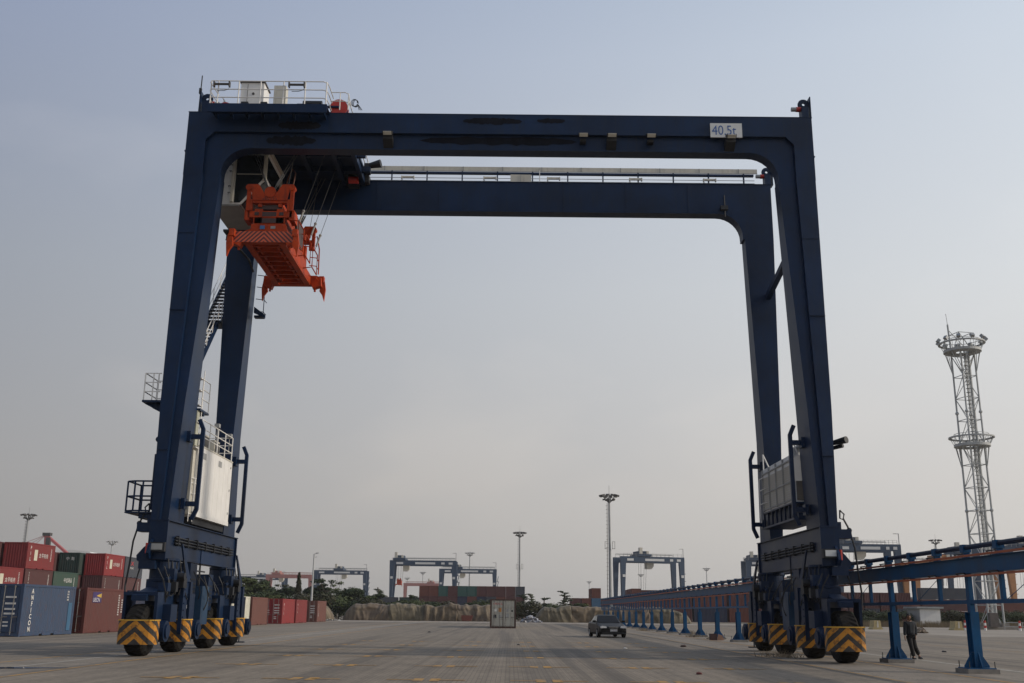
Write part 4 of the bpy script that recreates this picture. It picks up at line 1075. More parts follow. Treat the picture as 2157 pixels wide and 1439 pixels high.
def gmk(o, L): text_mesh('中 海', .5, 'lettering', LETTER, o, (-.45, .008, 1.9), '-y', 'LEFT')
container('dgreen', XS-2.95, yR-1.2, 2*CH+.02, LN, 'dark green container seen end on in the upper tier, between two red ones', SG, doors=False, marks=gmk)
container('maroon', XS-5.9, yR-2.0, 2*CH+.02, LN, 'dark maroon container wedged behind the big red one in the upper tier', SG, doors=False)
container('maroon', XS-2.95, yR-1.2, CH+.01, LN, 'maroon container under the dark green one, mostly in shade', SG, doors=False)
container('dblue', XS-5.9, yR-2.0, CH+.01, LN, 'dark blue container in the second row, middle tier, under a maroon one', SG, doors=False)
container('brick', XS-2.95, yA-.5, CH+.01, LN, 'brick red container in the second row behind the middle tier at far left', SG, doors=False)
container('maroon', XS-2.95, yR-1.2, 0, LN, 'maroon container in the second row, ground tier, hidden in the gap', SG, doors=False)
# white reefer in the middle of the yard
def oocl(o, L):
    for x0, x1, z0, z1 in ((-1.33, -1.17, 0, CH), (1.17, 1.33, 0, CH), (-1.17, 1.17, CH-.13, CH), (-1.17, 1.17, .0, .18), (-.03, .03, .18, CH-.13)):
        b = MB(); b.box(x0, x1, -.012, -.002, z0, z1); b.build('rusty_frame', pmat('rusty_frame', (.06, .03, .022), .8, var=.3, scale=4), o)
    text_mesh('OOCL', .30, 'lettering', REDLET, o, (-1.02, .006, 2.32), '-y', xs=1.15)
    cols = [(-.95, 1.65, .32, .28, LETTER), (-.45, 1.6, .28, .42, pmat('label_orange', (.55, .22, .03), .6)), (-.98, .98, .3, .36, DARK), (-.45, 1.0, .28, .3, GREYP), (.35, 1.6, .2, .3, GREYP), (.85, 1.62, .18, .18, DARK), (.3, 1.05, .3, .4, GREYP)]
    for x, z, w, h_, mt in cols: 
        b = MB(); b.box(x, x+w, .004, .012, z, z+h_); b.build('label_sticker', mt, o)
container('white', -.75, 108.6, 0, 12.6, 'lone off-white refrigerated container with closed doors in the middle of the yard', None, marks=oocl)

# far stacks, simple rows (every container its own object)
frnd = random.Random(21)
def stack_row(x0, x1, Y, tiers, cols, dx, L=12.9, group=None, place='', rz=0):
    x = x0; i = 0
    while x < x1:
        tt = tiers[i % len(tiers)]
        for k in range(tt):
            c = cols[(i*3+k*5+frnd.randrange(len(cols))) % len(cols)]
            tone = {'dblue': 'dark blue', 'dgreen': 'dark green', 'lblue': 'light blue', 'bred': 'bright red', 'slate': 'slate grey', 'brick': 'brick red'}.get(c, c)
            tr_ = ['bottom', 'second', 'third', 'fourth'][k]
            container(c, x+CW/2, Y, k*(CH+.01), L, '%s container, %s tier, stack %s, column %s' % (tone, tr_, place, ORD[min(i, len(ORD)-1)]), group, doors=False)
        x += dx; i += 1
ORD = ['one', 'two', 'three', 'four', 'five', 'six', 'seven', 'eight', 'nine', 'ten', 'eleven', 'twelve', 'thirteen', 'fourteen', 'fifteen', 'sixteen', 'seventeen', 'eighteen', 'nineteen', 'twenty']
def side_row(x0, n, Y, tiers, cols, group, place, L=12.9):       # long sides towards the camera
    for i in range(n):
        for k in range(tiers[i % len(tiers)]):
            c = cols[(i*2+k*3+frnd.randrange(3)) % len(cols)]
            tone = {'dblue': 'dark blue', 'dgreen': 'dark green', 'lblue': 'light blue', 'bred': 'bright red', 'slate': 'slate grey', 'brick': 'brick red'}.get(c, c)
            container(c, x0+(i+1)*(L+.5)-.5, Y, k*(CH+.01), L, '%s container lying lengthwise %s, %s tier, column %s' % (tone, place, ['bottom', 'second', 'third', 'fourth'][k], ORD[i]), group, doors=False, rz=R_(90))
G1 = 'container block behind the tarpaulins'
stack_row(-26, 2, 300, [3], ['teal', 'maroon', 'maroon', 'brick', 'maroon', 'slate', 'maroon', 'rust', 'dblue'], 2.74, group=G1, place='behind the central tarpaulins')
stack_row(18, 36, 310, [2, 2, 3, 2], ['maroon', 'brick', 'maroon', 'lblue', 'rust'], 2.95, group='containers left of the tall mast', place='left of the tall light mast')
side_row(-48, 2, 330, [2], ['maroon', 'dgreen', 'slate'], G1, 'behind the trees')
side_row(30, 3, 215, [2], ['maroon', 'rust', 'maroon', 'brick', 'dblue'], 'containers beyond the power rail', 'seen through the conductor rail', L=6.6)
stack_row(51, 74, 196, [2], ['maroon', 'maroon', 'brick', 'teal', 'maroon', 'slate', 'rust', 'slate'], 2.95, group='containers beyond the power rail', place='seen under the conductor rail', L=7.1)
side_row(36, 3, 330, [3], ['maroon', 'rust', 'brick'], 'long containers at the back of the power rail', 'above the conductor rail')
side_row(92, 5, 272, [2, 3, 2, 2, 2], ['maroon', 'brick', 'maroon', 'slate', 'rust'], 'containers at the far right', 'at the far right')
# ------------------------------------------------------------------ far gantry cranes
FNAVY = pmat('far_crane_blue', (.025, .052, .095), .6, var=.15); FRED = pmat('far_crane_red', (.36, .15, .13), .6, var=.15); FYEL = pmat('far_crane_ochre', (.42, .19, .07), .6, var=.15)
def far_crane(x0, x1, Y, mat, label, tpos=.3, sign=True, spread=None, dy=8.0, H=21.2, rz=0, lamp=True):
    w = x1-x0; xc = (x0+x1)/2
    root = thing('gantry_crane', (xc, Y, 0), label, 'gantry crane', 'gantry cranes working in the distance')
    hx = w/2
    if rz: root.rotation_euler = (0, 0, R_(rz))
    o = (xc, Y)
    for j, y in enumerate((0, dy)):
        b = MB(); b.box(xc-hx, xc+hx, Y+y, Y+y+.9, H-1.9, H); b.build('girder', mat, root)
        for s in (-1, 1):
            b = MB(); b.loft([[(xc+s*(hx-2.0), Y+y, H-1.9), (xc+s*hx, Y+y, H-1.9), (xc+s*hx, Y+y+1, H-1.9), (xc+s*(hx-2.0), Y+y+1, H-1.9)],
                               [(xc+s*(hx-1.1), Y+y-.3, 3.4), (xc+s*(hx-.4), Y+y-.3, 3.4), (xc+s*(hx-.4), Y+y+1.6, 3.4), (xc+s*(hx-1.1), Y+y+1.6, 3.4)]])
            b.build('leg', mat, root)
    for s in (-1, 1):
        b = MB(); b.box(xc+s*(hx-.75)-.4, xc+s*(hx-.75)+.4, Y-1.5, Y+dy+2.5, 2.2, 3.4); sb_ = b.build('sill_beam', mat, root)
        for y in (-1, 1.2, dy, dy+2):
            b = MB(); b.tube((xc+s*(hx-.75)-.4, Y+y, .9), (xc+s*(hx-.75)+.4, Y+y, .9), .9, 14); b.box(xc+s*(hx-.75)-.25, xc+s*(hx-.75)+.25, Y+y-.4, Y+y+.4, .9, 2.2); b.build('wheel', BLACK, sb_)
        b = MB(); b.box(xc+s*(hx-.75)-.9, xc+s*(hx-.75)+.9, Y+1.6, Y+dy-.6, 3.6, 6.6); b.build('machine_house', GREYP, root)
    b = MB()
    for y in (0.05, dy+.85):
        for k in range(15): x = xc-hx+1+(w-2)*k/14; b.box(x-.04, x+.04, Y+y-.04, Y+y+.04, H, H+1.1)
        for z in (.55, 1.1): b.box(xc-hx+1, xc+hx-1, Y+y-.03, Y+y+.03, H+z-.03, H+z+.03)
    b.box(xc-hx+1, xc+hx-1, Y+dy+.8, Y+dy+.9, H+1.1, H+1.35)
    b.build('girder_railing', GREYP if mat is not FRED else mat, root)
    tx = xc-hx+3+(w-8)*tpos
    b = MB(); b.box(tx-2.5, tx+2.5, Y-.2, Y+dy+1, H+.1, H+.9); b.box(tx-2, tx+1.8, Y+1, Y+dy-1, H+.9, H+2.0); tr_ = b.build('trolley', mat, root)
    b = MB(); b.box(tx-1.9, tx-.8, Y+.2, Y+1.6, H+.9, H+3.2); b.box(tx+.8, tx+1.6, Y+.2, Y+1.2, H+.9, H+2.0); b.build('cabinet', CREAM, tr_)
    b = MB(); b.prism([(tx+1.4, H-4.2), (tx+3.2, H-4.2), (tx+4.0, H-3.2), (tx+4.0, H-2), (tx+1.4, H-2)], 'y', Y+2, Y+4.5); b.build('operator_cab', CREAM, root)
    if sign:
        b = MB()
        for f0, f1 in ((.1, .2), (.38, .68), (.77, .82), (.88, .94)): b = MB(); b.box(xc-hx+w*f0, xc-hx+w*f1, Y-.06, Y-.01, H-1.5, H-.7); b.build('name_board', SIGNW, root)
        for s in (-1, 1): b = MB(); b.box(xc+s*(hx-1)-.5, xc+s*(hx-1)+.5, Y-.40, Y-.33, H-7.2, H-6.3); b.build('name_board', SIGNW, root)
    b = MB()
    for k in range(5): b.box(xc+hx-.2, xc+hx+1.2, Y+2, Y+4.5, 5+k*2.6, 5.15+k*2.6); b.bar((xc+hx+.3, Y+2.5, 5+k*2.6), (xc+hx+.9, Y+4.2, 7.6+k*2.6), .25, .1)
    b.build('stairway', mat, root)
    if lamp:
        b = MB(); b.tube((xc+hx-.3, Y+.4, H), (xc+hx-.3, Y+.4, H+3), .12, 6); b.box(xc+hx-1.8, xc+hx-.2, Y+.3, Y+.5, H+2.9, H+3.05); b.build('lamp_arm', GREYP, root)
    b = MB()
    z1 = spread if spread else 8.0
    for dx in (-1.2, -.5, .5, 1.2): b.tube((tx+dx*1.3, Y+2.5, H), (tx+dx, Y+3.5, z1+1.8), .045, 4)
    b.build('hoist_rope', DARK, root)
    if spread:
        b = MB(); b.box(tx-.9, tx+.9, Y+2.5, Y+5.5, z1+.9, z1+1.9); b.box(tx-.7, tx+.7, Y+1, Y+7, z1+.3, z1+.9)
        for s in (-1, 1): b.prism([(tx+s*.7, z1+.7), (tx+s*1.35, z1+.5), (tx+s*1.4, z1-.3), (tx+s*1.25, z1-.3), (tx+s*1.2, z1+.2), (tx+s*.7, z1+.2)], 'y', Y+1, Y+1.5)
        b.prism([(tx-1, z1+1.9), (tx-.7, z1+2.9), (tx-.3, z1+2.9), (tx, z1+2.2), (tx+.3, z1+2.9), (tx+.7, z1+2.9), (tx+1, z1+1.9)], 'y', Y+2.5, Y+2.7)
        sp_ = tag(b.build('container_spreader', ORANGE), 'small orange spreader hanging under the far blue gantry crane', 'spreader')
    return root
def xr(u0, u1, v, Y): return atY(u0, v, Y).x, atY(u1, v, Y).x
far_crane(*xr(821, 962, 1182, 418), 418, FNAVY, 'far blue gantry crane with an orange spreader, left of centre', .04, spread=11.4)
far_crane(*xr(925, 1046, 1199, 497), 497, FNAVY, 'more distant blue gantry crane overlapping the one with the spreader', .28)
far_crane(*xr(1304, 1446, 1173, 374), 374, FNAVY, 'far blue gantry crane standing right of the tall light mast', .38, rz=13)
far_crane(*xr(661, 773, 1203, 530), 530, FNAVY, 'far blue gantry crane rising above the trees at left', .5)
far_crane(*xr(850, 930, 1228, 760), 760, FRED, 'faint red gantry crane seen under the far blue one', .85, sign=False, lamp=False)
far_crane(*xr(560, 657, 1212, 600), 600, FRED, 'faint red gantry crane behind the trees beside the left crane legs', .15, sign=False, lamp=False)
far_crane(*xr(485, 600, 1222, 640), 640, FNAVY, 'pale blue gantry crane almost hidden behind the tree tops', .6)
far_crane(*xr(1760, 1897, 1143, 295), 295, FNAVY, 'grey blue gantry crane right of the right crane legs', .2)
far_crane(*xr(1992, 2110, 1160, 330), 330, FNAVY, 'blue gantry crane behind the lattice light tower', .25)
far_crane(*xr(2075, 2230, 1162, 300), 300, FNAVY, 'blue gantry crane at the right picture edge', .7)
far_crane(*xr(1925, 2140, 1186, 285), 286, FYEL, 'ochre gantry crane seen behind the conductor rail', .3, H=16, sign=False, lamp=False)
far_crane(*xr(1571, 1700, 1180, 390), 390, FNAVY, 'blue gantry crane peeping out left of the right crane wheels', .05)

# ship-to-shore crane
a = thing('quay_crane', (-178, 400, 0), 'pink red quay crane with its boom apex above the left container stacks', 'quay crane')
P_ = pmat('pink_crane_paint', (.50, .12, .12), .6, var=.1); ap = atY(97, 1127, 400); b = MB()
b.bar(ap, atY(148, 1172, 400), .9); b.bar(ap+Vector((0, 1, .2)), atY(152, 1172, 404), .5)
b.bar(ap, atY(92, 1200, 398), .6); b.bar(ap, (ap.x, 405, 0), .9); b.bar((ap.x-14, 400, 0), (ap.x-14, 400, 24), .9); b.bar((ap.x-30, 400, 22), (ap.x+22, 400, 18), 1.2)
b.build('boom_frame', P_, a)
b = MB()
for u, v in ((56, 1142), (62, 1147), (70, 1150)): b.tube(ap, atY(u, v, 400), .09, 5)
b.build('stay_rope', P_, a)
b = MB(); b.box(ap.x-1, ap.x+2, 399, 401, ap.z-.3, ap.z+.8); b.box(ap.x+.6, ap.x+2.2, 399, 400, ap.z-6, ap.z-1); b.build('apex_platform', DGREY, a)
# pale ship superstructure
a = atY(150, 1160, 520); b = MB(); b.prism([(a.x-10, 0), (a.x-9, a.z-1), (a.x, a.z+.4), (a.x+9, a.z-.5), (a.x+12, a.z-2.2), (a.x+13, 0)], 'y', 520, 530)
tag(b.build('warehouse', WHITE), 'pale low roofed warehouse peeping over the left container stacks', 'warehouse')

# ------------------------------------------------------------------ high masts
MG_ = 'high light masts in the distance'
def mast(u, v, Y, label, H=30.0):
    x = atY(u, v, Y).x-0; base = atY(u, 1290, Y)
    # vertical: keep x of the base so that the top lands where seen
    x = atY(u, v, Y).x
    root = thing('light_mast', (x, Y, 0), label, 'light mast', MG_)
    top = atY(u, v, Y).z
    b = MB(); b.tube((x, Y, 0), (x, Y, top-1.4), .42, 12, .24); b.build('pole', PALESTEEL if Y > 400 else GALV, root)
    b = MB(); n = 10
    b.lathe([(top-1.5, .9), (top-1.5, 1.05), (top-1.35, 1.05), (top-1.35, .9)], (x, Y, 0), 'z', 16)
    for k in range(n):
        an = 2*math.pi*k/n; d = Vector((math.cos(an), math.sin(an), 0))
        b.bar(Vector((x, Y, top-1.9))+d*.3, Vector((x, Y, top-.3))+d*1.7, .1)
        c = Vector((x, Y, top-.25))+d*2.0; b.bar(c-d*.45+Vector((0, 0, .12)), c+d*.45-Vector((0, 0, .12)), .6, .38)
        if k % 2: c = Vector((x, Y, top-1.15))+d*1.3; b.bar(c-d*.3, c+d*.3-Vector((0, 0, .1)), .45, .35)
    b.tube((x, Y, top-1.4), (x, Y, top+.2), .15, 8); b.tube((x, Y, top+.2), (x, Y, top+2.2), .035, 5)
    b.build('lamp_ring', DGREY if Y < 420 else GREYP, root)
    if Y < 420:
        b = MB()
        for dx in (-.28, .28): b.tube((x-.75, Y+dx, 1), (x-.5, Y+dx, top-2), .04, 4)
        z = 1.5
        while z < top-2: b.box(x-.85, x-.4, Y-.3, Y+.3, z, z+.05); z += .9
        zz = top*.56
        for dx in (-.9, .9): b.box(x+dx-.35, x+dx+.35, Y-.4, Y+.4, zz, zz+.06); b.tube((x+dx*1.3, Y-.4, zz), (x+dx*1.3, Y-.4, zz+1.7), .05, 4); b.tube((x+dx*.7, Y-.4, zz), (x+dx*.7, Y-.4, zz+1.7), .05, 4); b.box(x+dx-.35, x+dx+.35, Y-.43, Y-.37, zz+1.62, zz+1.7)
        b.build('ladder', DGREY, root)
    return root
mast(1283, 1042, 250, 'tallest light mast, standing left of the far gantry crane right of centre')
mast(1095, 1121, 370, 'light mast behind the lone white container')
mast(990, 1164, 513, 'light mast rising between the two overlapping far gantry cranes')
mast(891, 1205, 783, 'faint light mast under the far crane with the spreader, right one of two')
mast(858, 1217, 900, 'faint light mast under the far crane with the spreader, left one of two')
mast(61, 1083, 325, 'light mast above the stacked containers at the left edge')
mast(237, 1140, 457, 'light mast just left of the big crane left legs')
mast(1488, 1197, 672, 'light mast between the far gantry crane and the right crane legs')
mast(1970, 1137, 399, 'light mast left of the lattice light tower')
mast(1241, 1225, 985, 'small faint light mast above the red stack left of the tallest mast')
mast(1350, 1210, 789, 'faint light mast seen through the far gantry crane right of centre')
# leaning street pole
root = thing('lamp_pole', tuple(atZ(655, 1312)), 'thin pale pole with small arms behind the low row of containers', 'lamp pole')
p0 = Vector((atY(655, 1280, 165).x, 165, 0)); p1 = atY(662, 1167, 165); ORI[root] = p0; root.location = p0
b = MB(); b.tube(p0, p1, .2, 10, .1); b.build('pole', PALESTEEL, root)
b = MB(); b.tube(p1, p1+Vector((.6, 0, .12)), .04, 5); b.tube(p1-Vector((0, 0, .5)), p1+Vector((.5, 0, -.45)), .04, 5); b.box(p1.x+.3, p1.x+.7, 164.9, 165.1, p1.z+.08, p1.z+.2); b.build('lamp_arm', GREYP, root)

# ------------------------------------------------------------------ lattice light tower
tb = Vector((63.4, 140, 0)); TWR = thing('light_tower', tuple(tb), 'tall lattice light tower with two round platforms at the right', 'light tower')
def leg_pt(k, z): r = lerp(1.6, 1.5, z/38); an = R_(45+90*k+12); return tb+Vector((r*math.cos(an), r*math.sin(an), z))
b = MB()
for k in range(4):
    b.tube(leg_pt(k, 0), leg_pt(k, 38.6), .15, 8, .12)
    for z in (15.5, 24.5, 29): b.sphere(leg_pt(k, z), .26, 5)
b.build('tower_leg', PALESTEEL, TWR)
b = MB(); z = 0; k = 0
while z < 37.5:
    h_ = 3.1
    for i in range(4):
        b.tube(leg_pt(i, z+h_), leg_pt((i+1) % 4, z+h_), .055, 5)
        b.tube(leg_pt(i, z), leg_pt((i+1) % 4, z+h_), .05, 5) if (k+i) % 2 else b.tube(leg_pt((i+1) % 4, z), leg_pt(i, z+h_), .05, 5)
    z += h_; k += 1
b.build('lattice', PALESTEEL, TWR)
b = MB()
for dx in (-.25, .25): b.tube(tb+Vector((.35, dx, 0)), tb+Vector((.35, dx, 38.5)), .05, 5)
z = .5
while z < 38.5: b.box(tb.x+.05, tb.x+.65, tb.y-.27, tb.y+.27, z, z+.06); z += .55
b.tube(tb+Vector((1.0, .5, 0)), tb+Vector((1.0, .5, 38)), .2, 8)
b.build('ladder', PALESTEEL, TWR)
def platform(z, r, name, lamps):
    b = MB(); b.lathe([(z, .9), (z, r), (z+.35, r), (z+.35, r-.1), (z+.08, r-.1), (z+.08, .9)], tuple(tb)[:2]+(0,), 'z', 40)
    for k in range(8):
        an = 2*math.pi*k/8; d = Vector((math.cos(an), math.sin(an), 0)); b.bar(tb+Vector((0, 0, z+.1))+d*.9, tb+Vector((0, 0, z+.1))+d*(r-.1), .12)
    for k in range(4):
        lp = leg_pt(k, z-3.2); d = Vector((math.cos(R_(57+90*k)), math.sin(R_(57+90*k)), 0)); b.tube(lp, tb+Vector((0, 0, z))+d*(r-.2), .06, 6)
        for e in (-.5, .5): d2 = Vector((math.cos(R_(57+90*k)+e), math.sin(R_(57+90*k)+e), 0)); b.tube(lp, tb+Vector((0, 0, z))+d2*(r-.2), .05, 6)
    pl = b.build('round_platform', PALESTEEL, TWR)
    b = MB()
    for k in range(20):
        an = 2*math.pi*k/20; d = Vector((math.cos(an), math.sin(an), 0)); b.tube(tb+d*(r-.05)+Vector((0, 0, z+.3)), tb+d*(r+(.45 if not lamps else .4))+Vector((0, 0, z+1.3)), .035, 5)
        if k % 2 == 0: b.tube(tb+d*(r-.15)+Vector((0, 0, z+.3)), tb+d*(r-.15)+Vector((0, 0, z+1.7)), .03, 5)
    b.lathe([(z+1.2, r+.3), (z+1.2, r+.62), (z+1.38, r+.62), (z+1.38, r+.3)], tuple(tb)[:2]+(0,), 'z', 40)
    b.lathe([(z+1.72, r-.18), (z+1.72, r-.12), (z+1.78, r-.12), (z+1.78, r-.18)], tuple(tb)[:2]+(0,), 'z', 40)
    b.build('ring_rail', PALESTEEL, pl)
platform(24.2, 2.35, 'low', False); platform(37.6, 2.5, 'top', True)
for k in range(11):
    an = 2*math.pi*k/11+.2; d = Vector((math.cos(an), math.sin(an), 0)); c = tb+d*3.1+Vector((0, 0, 39.35)); b = MB()
    b.bar(c-d*.12+Vector((0, 0, .2)), c+d*.2-Vector((0, 0, .2)), .5, .42); b.tube(c, tb+d*2.9+Vector((0, 0, 38.9)), .06, 5); b.build('floodlight', GALV, TWR)
b = MB(); b.tube(leg_pt(1, 38.5), leg_pt(1, 38.5)+Vector((-.1, 0, 3.4)), .13, 6); b.tube(leg_pt(1, 38.5)+Vector((-.1, 0, 3.4)), leg_pt(1, 38.5)+Vector((-.2, 0, 5.0)), .04, 5); b.tube(leg_pt(1, 41), leg_pt(0, 38.9), .05, 5); b.build('lightning_rod', PALESTEEL, TWR)
b = MB(); b.box(tb.x-2.6, tb.x+2.8, 137.6, 142.5, 0, .35)
for k in range(4): p = leg_pt(k, 0); b.box(p.x-.45, p.x+.45, p.y-.45, p.y+.45, .35, .8)
b.build('concrete_base', CONCRETE, TWR)
b = MB(); b.box(tb.x-1.3, tb.x-.2, 137.2, 137.9, .36, 2.1); tag(b.build('electrical_cabinet', pmat('cabinet_brown', (.10, .085, .075), .8)), 'brownish electrical cabinet at the foot of the lattice light tower', 'cabinet')

# ------------------------------------------------------------------ foliage
def leafmat(name, c1, c2):
    M = bpy.data.materials.new(name); M.use_nodes = True; t = M.node_tree; b = t.nodes['Principled BSDF']; b.inputs['Roughness'].default_value = .75; b.inputs['Specular IOR Level'].default_value = .2
    g = t.nodes.new('ShaderNodeNewGeometry'); n = t.nodes.new('ShaderNodeTexWhiteNoise'); n.noise_dimensions = '1D'; t.links.new(g.outputs['Random Per Island'], n.inputs[1])
    n2 = noise(t, g.outputs['Position'], .5, 3)
    c = mix(t, n2, c1+(1,), c2+(1,)); c = mix(t, 1, c, ramp(t, n.outputs[0], [(0, (.6, .6, .6)), (1, (1.35, 1.35, 1.35))]), 'MULTIPLY'); t.links.new(c, b.inputs['Base Color']); return M
LF = [leafmat('leaf_dark', (.020, .034, .016), (.045, .060, .022)), leafmat('leaf_olive', (.040, .055, .020), (.075, .090, .030)), leafmat('leaf_brown_green', (.045, .038, .022), (.06, .065, .028)), leafmat('leaf_conifer', (.028, .024, .013), (.04, .045, .02))]
BARK = pmat('bark', (.07, .05, .035), .9, var=.3, scale=5)
def leaves(b, c, rad, n, size, rr, shell=.55):
    for _ in range(n):
        d = Vector((rr.gauss(0, 1), rr.gauss(0, 1), rr.gauss(0, 1))).normalized(); q_ = rr.uniform(shell, 1.06)**.8
        p = Vector((c[0]+d.x*rad[0]*q_, c[1]+d.y*rad[1]*q_, c[2]+d.z*rad[2]*q_))
        nrm = (d+Vector((rr.uniform(-.8, .8), rr.uniform(-.8, .8), rr.uniform(-.3, .9)))).normalized()
        u = nrm.cross(Vector((rr.uniform(-1, 1), rr.uniform(-1, 1), rr.uniform(-1, 1)))).normalized(); v = nrm.cross(u); s = size*rr.uniform(.6, 1.3)
        base = len(b.v); b.v += [tuple(p+u*s*.6), tuple(p+v*s*.35), tuple(p-u*s*.6), tuple(p-v*s*.35)]; b.f.append((base, base+1, base+2, base+3))
TP = {}
def tree(kind, x, y, h, w, label, seed, mi=0, cat='tree', group='trees behind the yard'):
    key = (kind, seed, mi)
    root = thing('tree' if kind != 'bush' else 'bush', (x, y, 0), label, cat, group)
    if key not in TP:
        rr = random.Random(seed); b = MB(); tk = MB(); H_ = 8.0
        if kind == 'round':
            tk.tube((0, 0, 0), (.15, 0, 4.5), .22, 8, .12)
            for _ in range(13):
                a_ = rr.uniform(0, 6.28); r_ = rr.uniform(.2, 2.5); z = rr.uniform(1.9, 6.6); k_ = 1-.12*abs(z-4.2); rad = rr.uniform(.8, 1.6)*k_
                c = (r_*math.cos(a_)*k_, r_*math.sin(a_)*k_, z); leaves(b, c, (rad, rad, rad*.8), 300, .34, rr, .35); tk.tube((0.1, 0, 2.2), c, .07, 5, .03)
        elif kind == 'sparse':
            tk.tube((0, 0, 0), (.1, .1, 5.8), .16, 8, .06)
            for _ in range(16):
                a_ = rr.uniform(0, 6.28); r_ = rr.uniform(.5, 2.6); z = rr.uniform(2.5, 7.4); rad = rr.uniform(.35, .8)
                c = (r_*math.cos(a_), r_*math.sin(a_), z); leaves(b, c, (rad*1.2, rad*1.2, rad*.6), 70, .30, rr, .2); tk.tube((0.1, .1, z*.55), c, .05, 5, .02)
        elif kind == 'conifer':
            tk.tube((0, 0, 0), (0, 0, 7.8), .16, 7, .03)
            z = .7
            while z < 7.8:
                r_ = 1.55*(1-(z/8.0))**.8+.12
                n = int(6+r_*5)
                for k in range(n):
                    a_ = 6.28*k/n+rr.uniform(-.3, .3); rl = r_*rr.uniform(.75, 1.12); c = (rl*.6*math.cos(a_), rl*.6*math.sin(a_), z+rr.uniform(-.1, .1)); leaves(b, c, (rl*.45, rl*.45, .3), 26, .22, rr, .2)
                z += .36
        elif kind == 'pine':
            pts = [(0, 0, 0), (.2, 0, 3), (-.1, 0, 5.5), (.5, 0, 7.6)]; tk.path(pts, .15, 7)
            for _ in range(15):
                z = rr.uniform(2.2, 7.8); a_ = rr.uniform(0, 6.28); r_ = rr.uniform(.8, 2.3)*(1-.06*z); c = (r_*math.cos(a_), r_*math.sin(a_), z+.25*r_); tk.tube((0, 0, z-.3), c, .06, 5, .02); leaves(b, c, (1.0, .8, .20), 90, .26, rr, .1); leaves(b, (c[0]*.5, c[1]*.5, z), (.6, .6, .25), 40, .26, rr, .1)
        else:
            for _ in range(8): a_ = rr.uniform(0, 6.28); r_ = rr.uniform(0, 3.0); rad = rr.uniform(1.2, 2.2); leaves(b, (r_*math.cos(a_)*1.2, r_*math.sin(a_)*.7, rr.uniform(1.2, 5.0)), (rad*1.1, rad, rad), 320, .42, rr, .4)
            tk.tube((0, 0, 0), (0, 0, 3), .1, 6)
        cr = b.build('crown', LF[mi], None); tr_ = tk.build('trunk', BARK, None); TP[key] = (cr, tr_)
    else:
        cr, tr_ = [o.copy() for o in TP[key]]; S.collection.objects.link(cr); S.collection.objects.link(tr_)
    for o in (cr, tr_): o.parent = root
    fb_ = 1.22 if (kind in ('round', 'sparse', 'bush') and x < -30) else 1.0; root.scale = (w*fb_/5.2, w*fb_/5.2, h/8.0*(1.0 if kind != 'bush' else fb_**.5)); root.rotation_euler = (0, 0, (seed*1.7+x*.31) % 6.28)
    return root
TL = [  # kind, px, top py, Y, width m, seed, mat, label
 ('round', 522, 1206, 200, 7.5, 1, 1, 'big leafy tree right beside the left crane wheels'), ('round', 556, 1212, 205, 6.5, 2, 0, 'dark rounded tree second from the left crane wheels'),
 ('round', 590, 1226, 207, 7, 3, 0, 'low dark tree left of the pointed conifer'), ('conifer', 631, 1203, 200, 4.4, 4, 3, 'pointed dark conifer left of the thin leaning pole'),
 ('sparse', 612, 1228, 210, 5, 5, 2, 'loose brownish tree just left of the conifer'), ('round', 662, 1222, 208, 5.2, 6, 0, 'dense tree behind the thin leaning pole'),
 ('sparse', 690, 1214, 206, 5.5, 7, 0, 'airy tree with gaps in its crown right of the leaning pole'), ('sparse', 712, 1222, 214, 5, 8, 1, 'second airy tree in front of the far blue gantry'),
 ('round', 745, 1228, 206, 5.5, 9, 0, 'round dark tree under the right leg of the left far gantry'), ('pine', 800, 1234, 205, 4.4, 10, 0, 'small dark pine left of the far crane with the spreader'),
 ('round', 775, 1246, 208, 5, 11, 1, 'low green tree beside the small dark pine'), ('pine', 865, 1250, 215, 4, 12, 0, 'small pine in front of the red crane'),
 ('round', 835, 1258, 210, 6, 13, 1, 'low green tree under the spreader crane left leg'), ('round', 905, 1262, 218, 6, 14, 1, 'low olive green tree in front of the teal containers'),
 ('pine', 1102, 1252, 225, 4.2, 15, 0, 'small pine right behind the lone white container'), ('pine', 1120, 1250, 220, 3.6, 16, 1, 'second small pine right of the lone white container'),
 ('pine', 1188, 1245, 215, 4.6, 17, 0, 'windswept pine with bent top left of the tallest light mast'), ('pine', 1146, 1256, 222, 4.2, 18, 0, 'short pine between the white container and the windswept pine'),
 ('round', 1165, 1262, 218, 6, 19, 0, 'round low tree left of the windswept pine'), ('round', 1220, 1266, 222, 5, 20, 1, 'low green tree right of the windswept pine')]
for kd, u, v, Y, w, sd_, mi, lb in TL:
    p = atY(u, v, Y); tree(kd, p.x, Y, p.z, w, lb, sd_, mi)
BL = [(532, 1236), (572, 1238), (604, 1240), (645, 1242), (680, 1242), (716, 1244), (752, 1250), (790, 1250), (828, 1253), (866, 1252), (905, 1254), (944, 1256), (985, 1252), (1022, 1253), (1058, 1254), (1092, 1256), (1132, 1260), (1168, 1262), (1204, 1266), (1242, 1270), (1276, 1273)]
WH = ['one', 'two', 'three', 'four', 'five', 'six', 'seven', 'eight', 'nine', 'ten', 'eleven', 'twelve', 'thirteen', 'fourteen', 'fifteen', 'sixteen', 'seventeen', 'eighteen', 'nineteen', 'twenty', 'twenty-one']
for k, (u, v) in enumerate(BL):
    p = atY(u, v, 196+(k % 3)*3); tree('bush', p.x, p.y, p.z*1.0, 5.0, 'dense bush behind the tarpaulin row, number %s from the left' % WH[k], 30+k % 4, (0, 1, 0, 2)[k % 4], 'bush', 'bushes behind the tarpaulins')
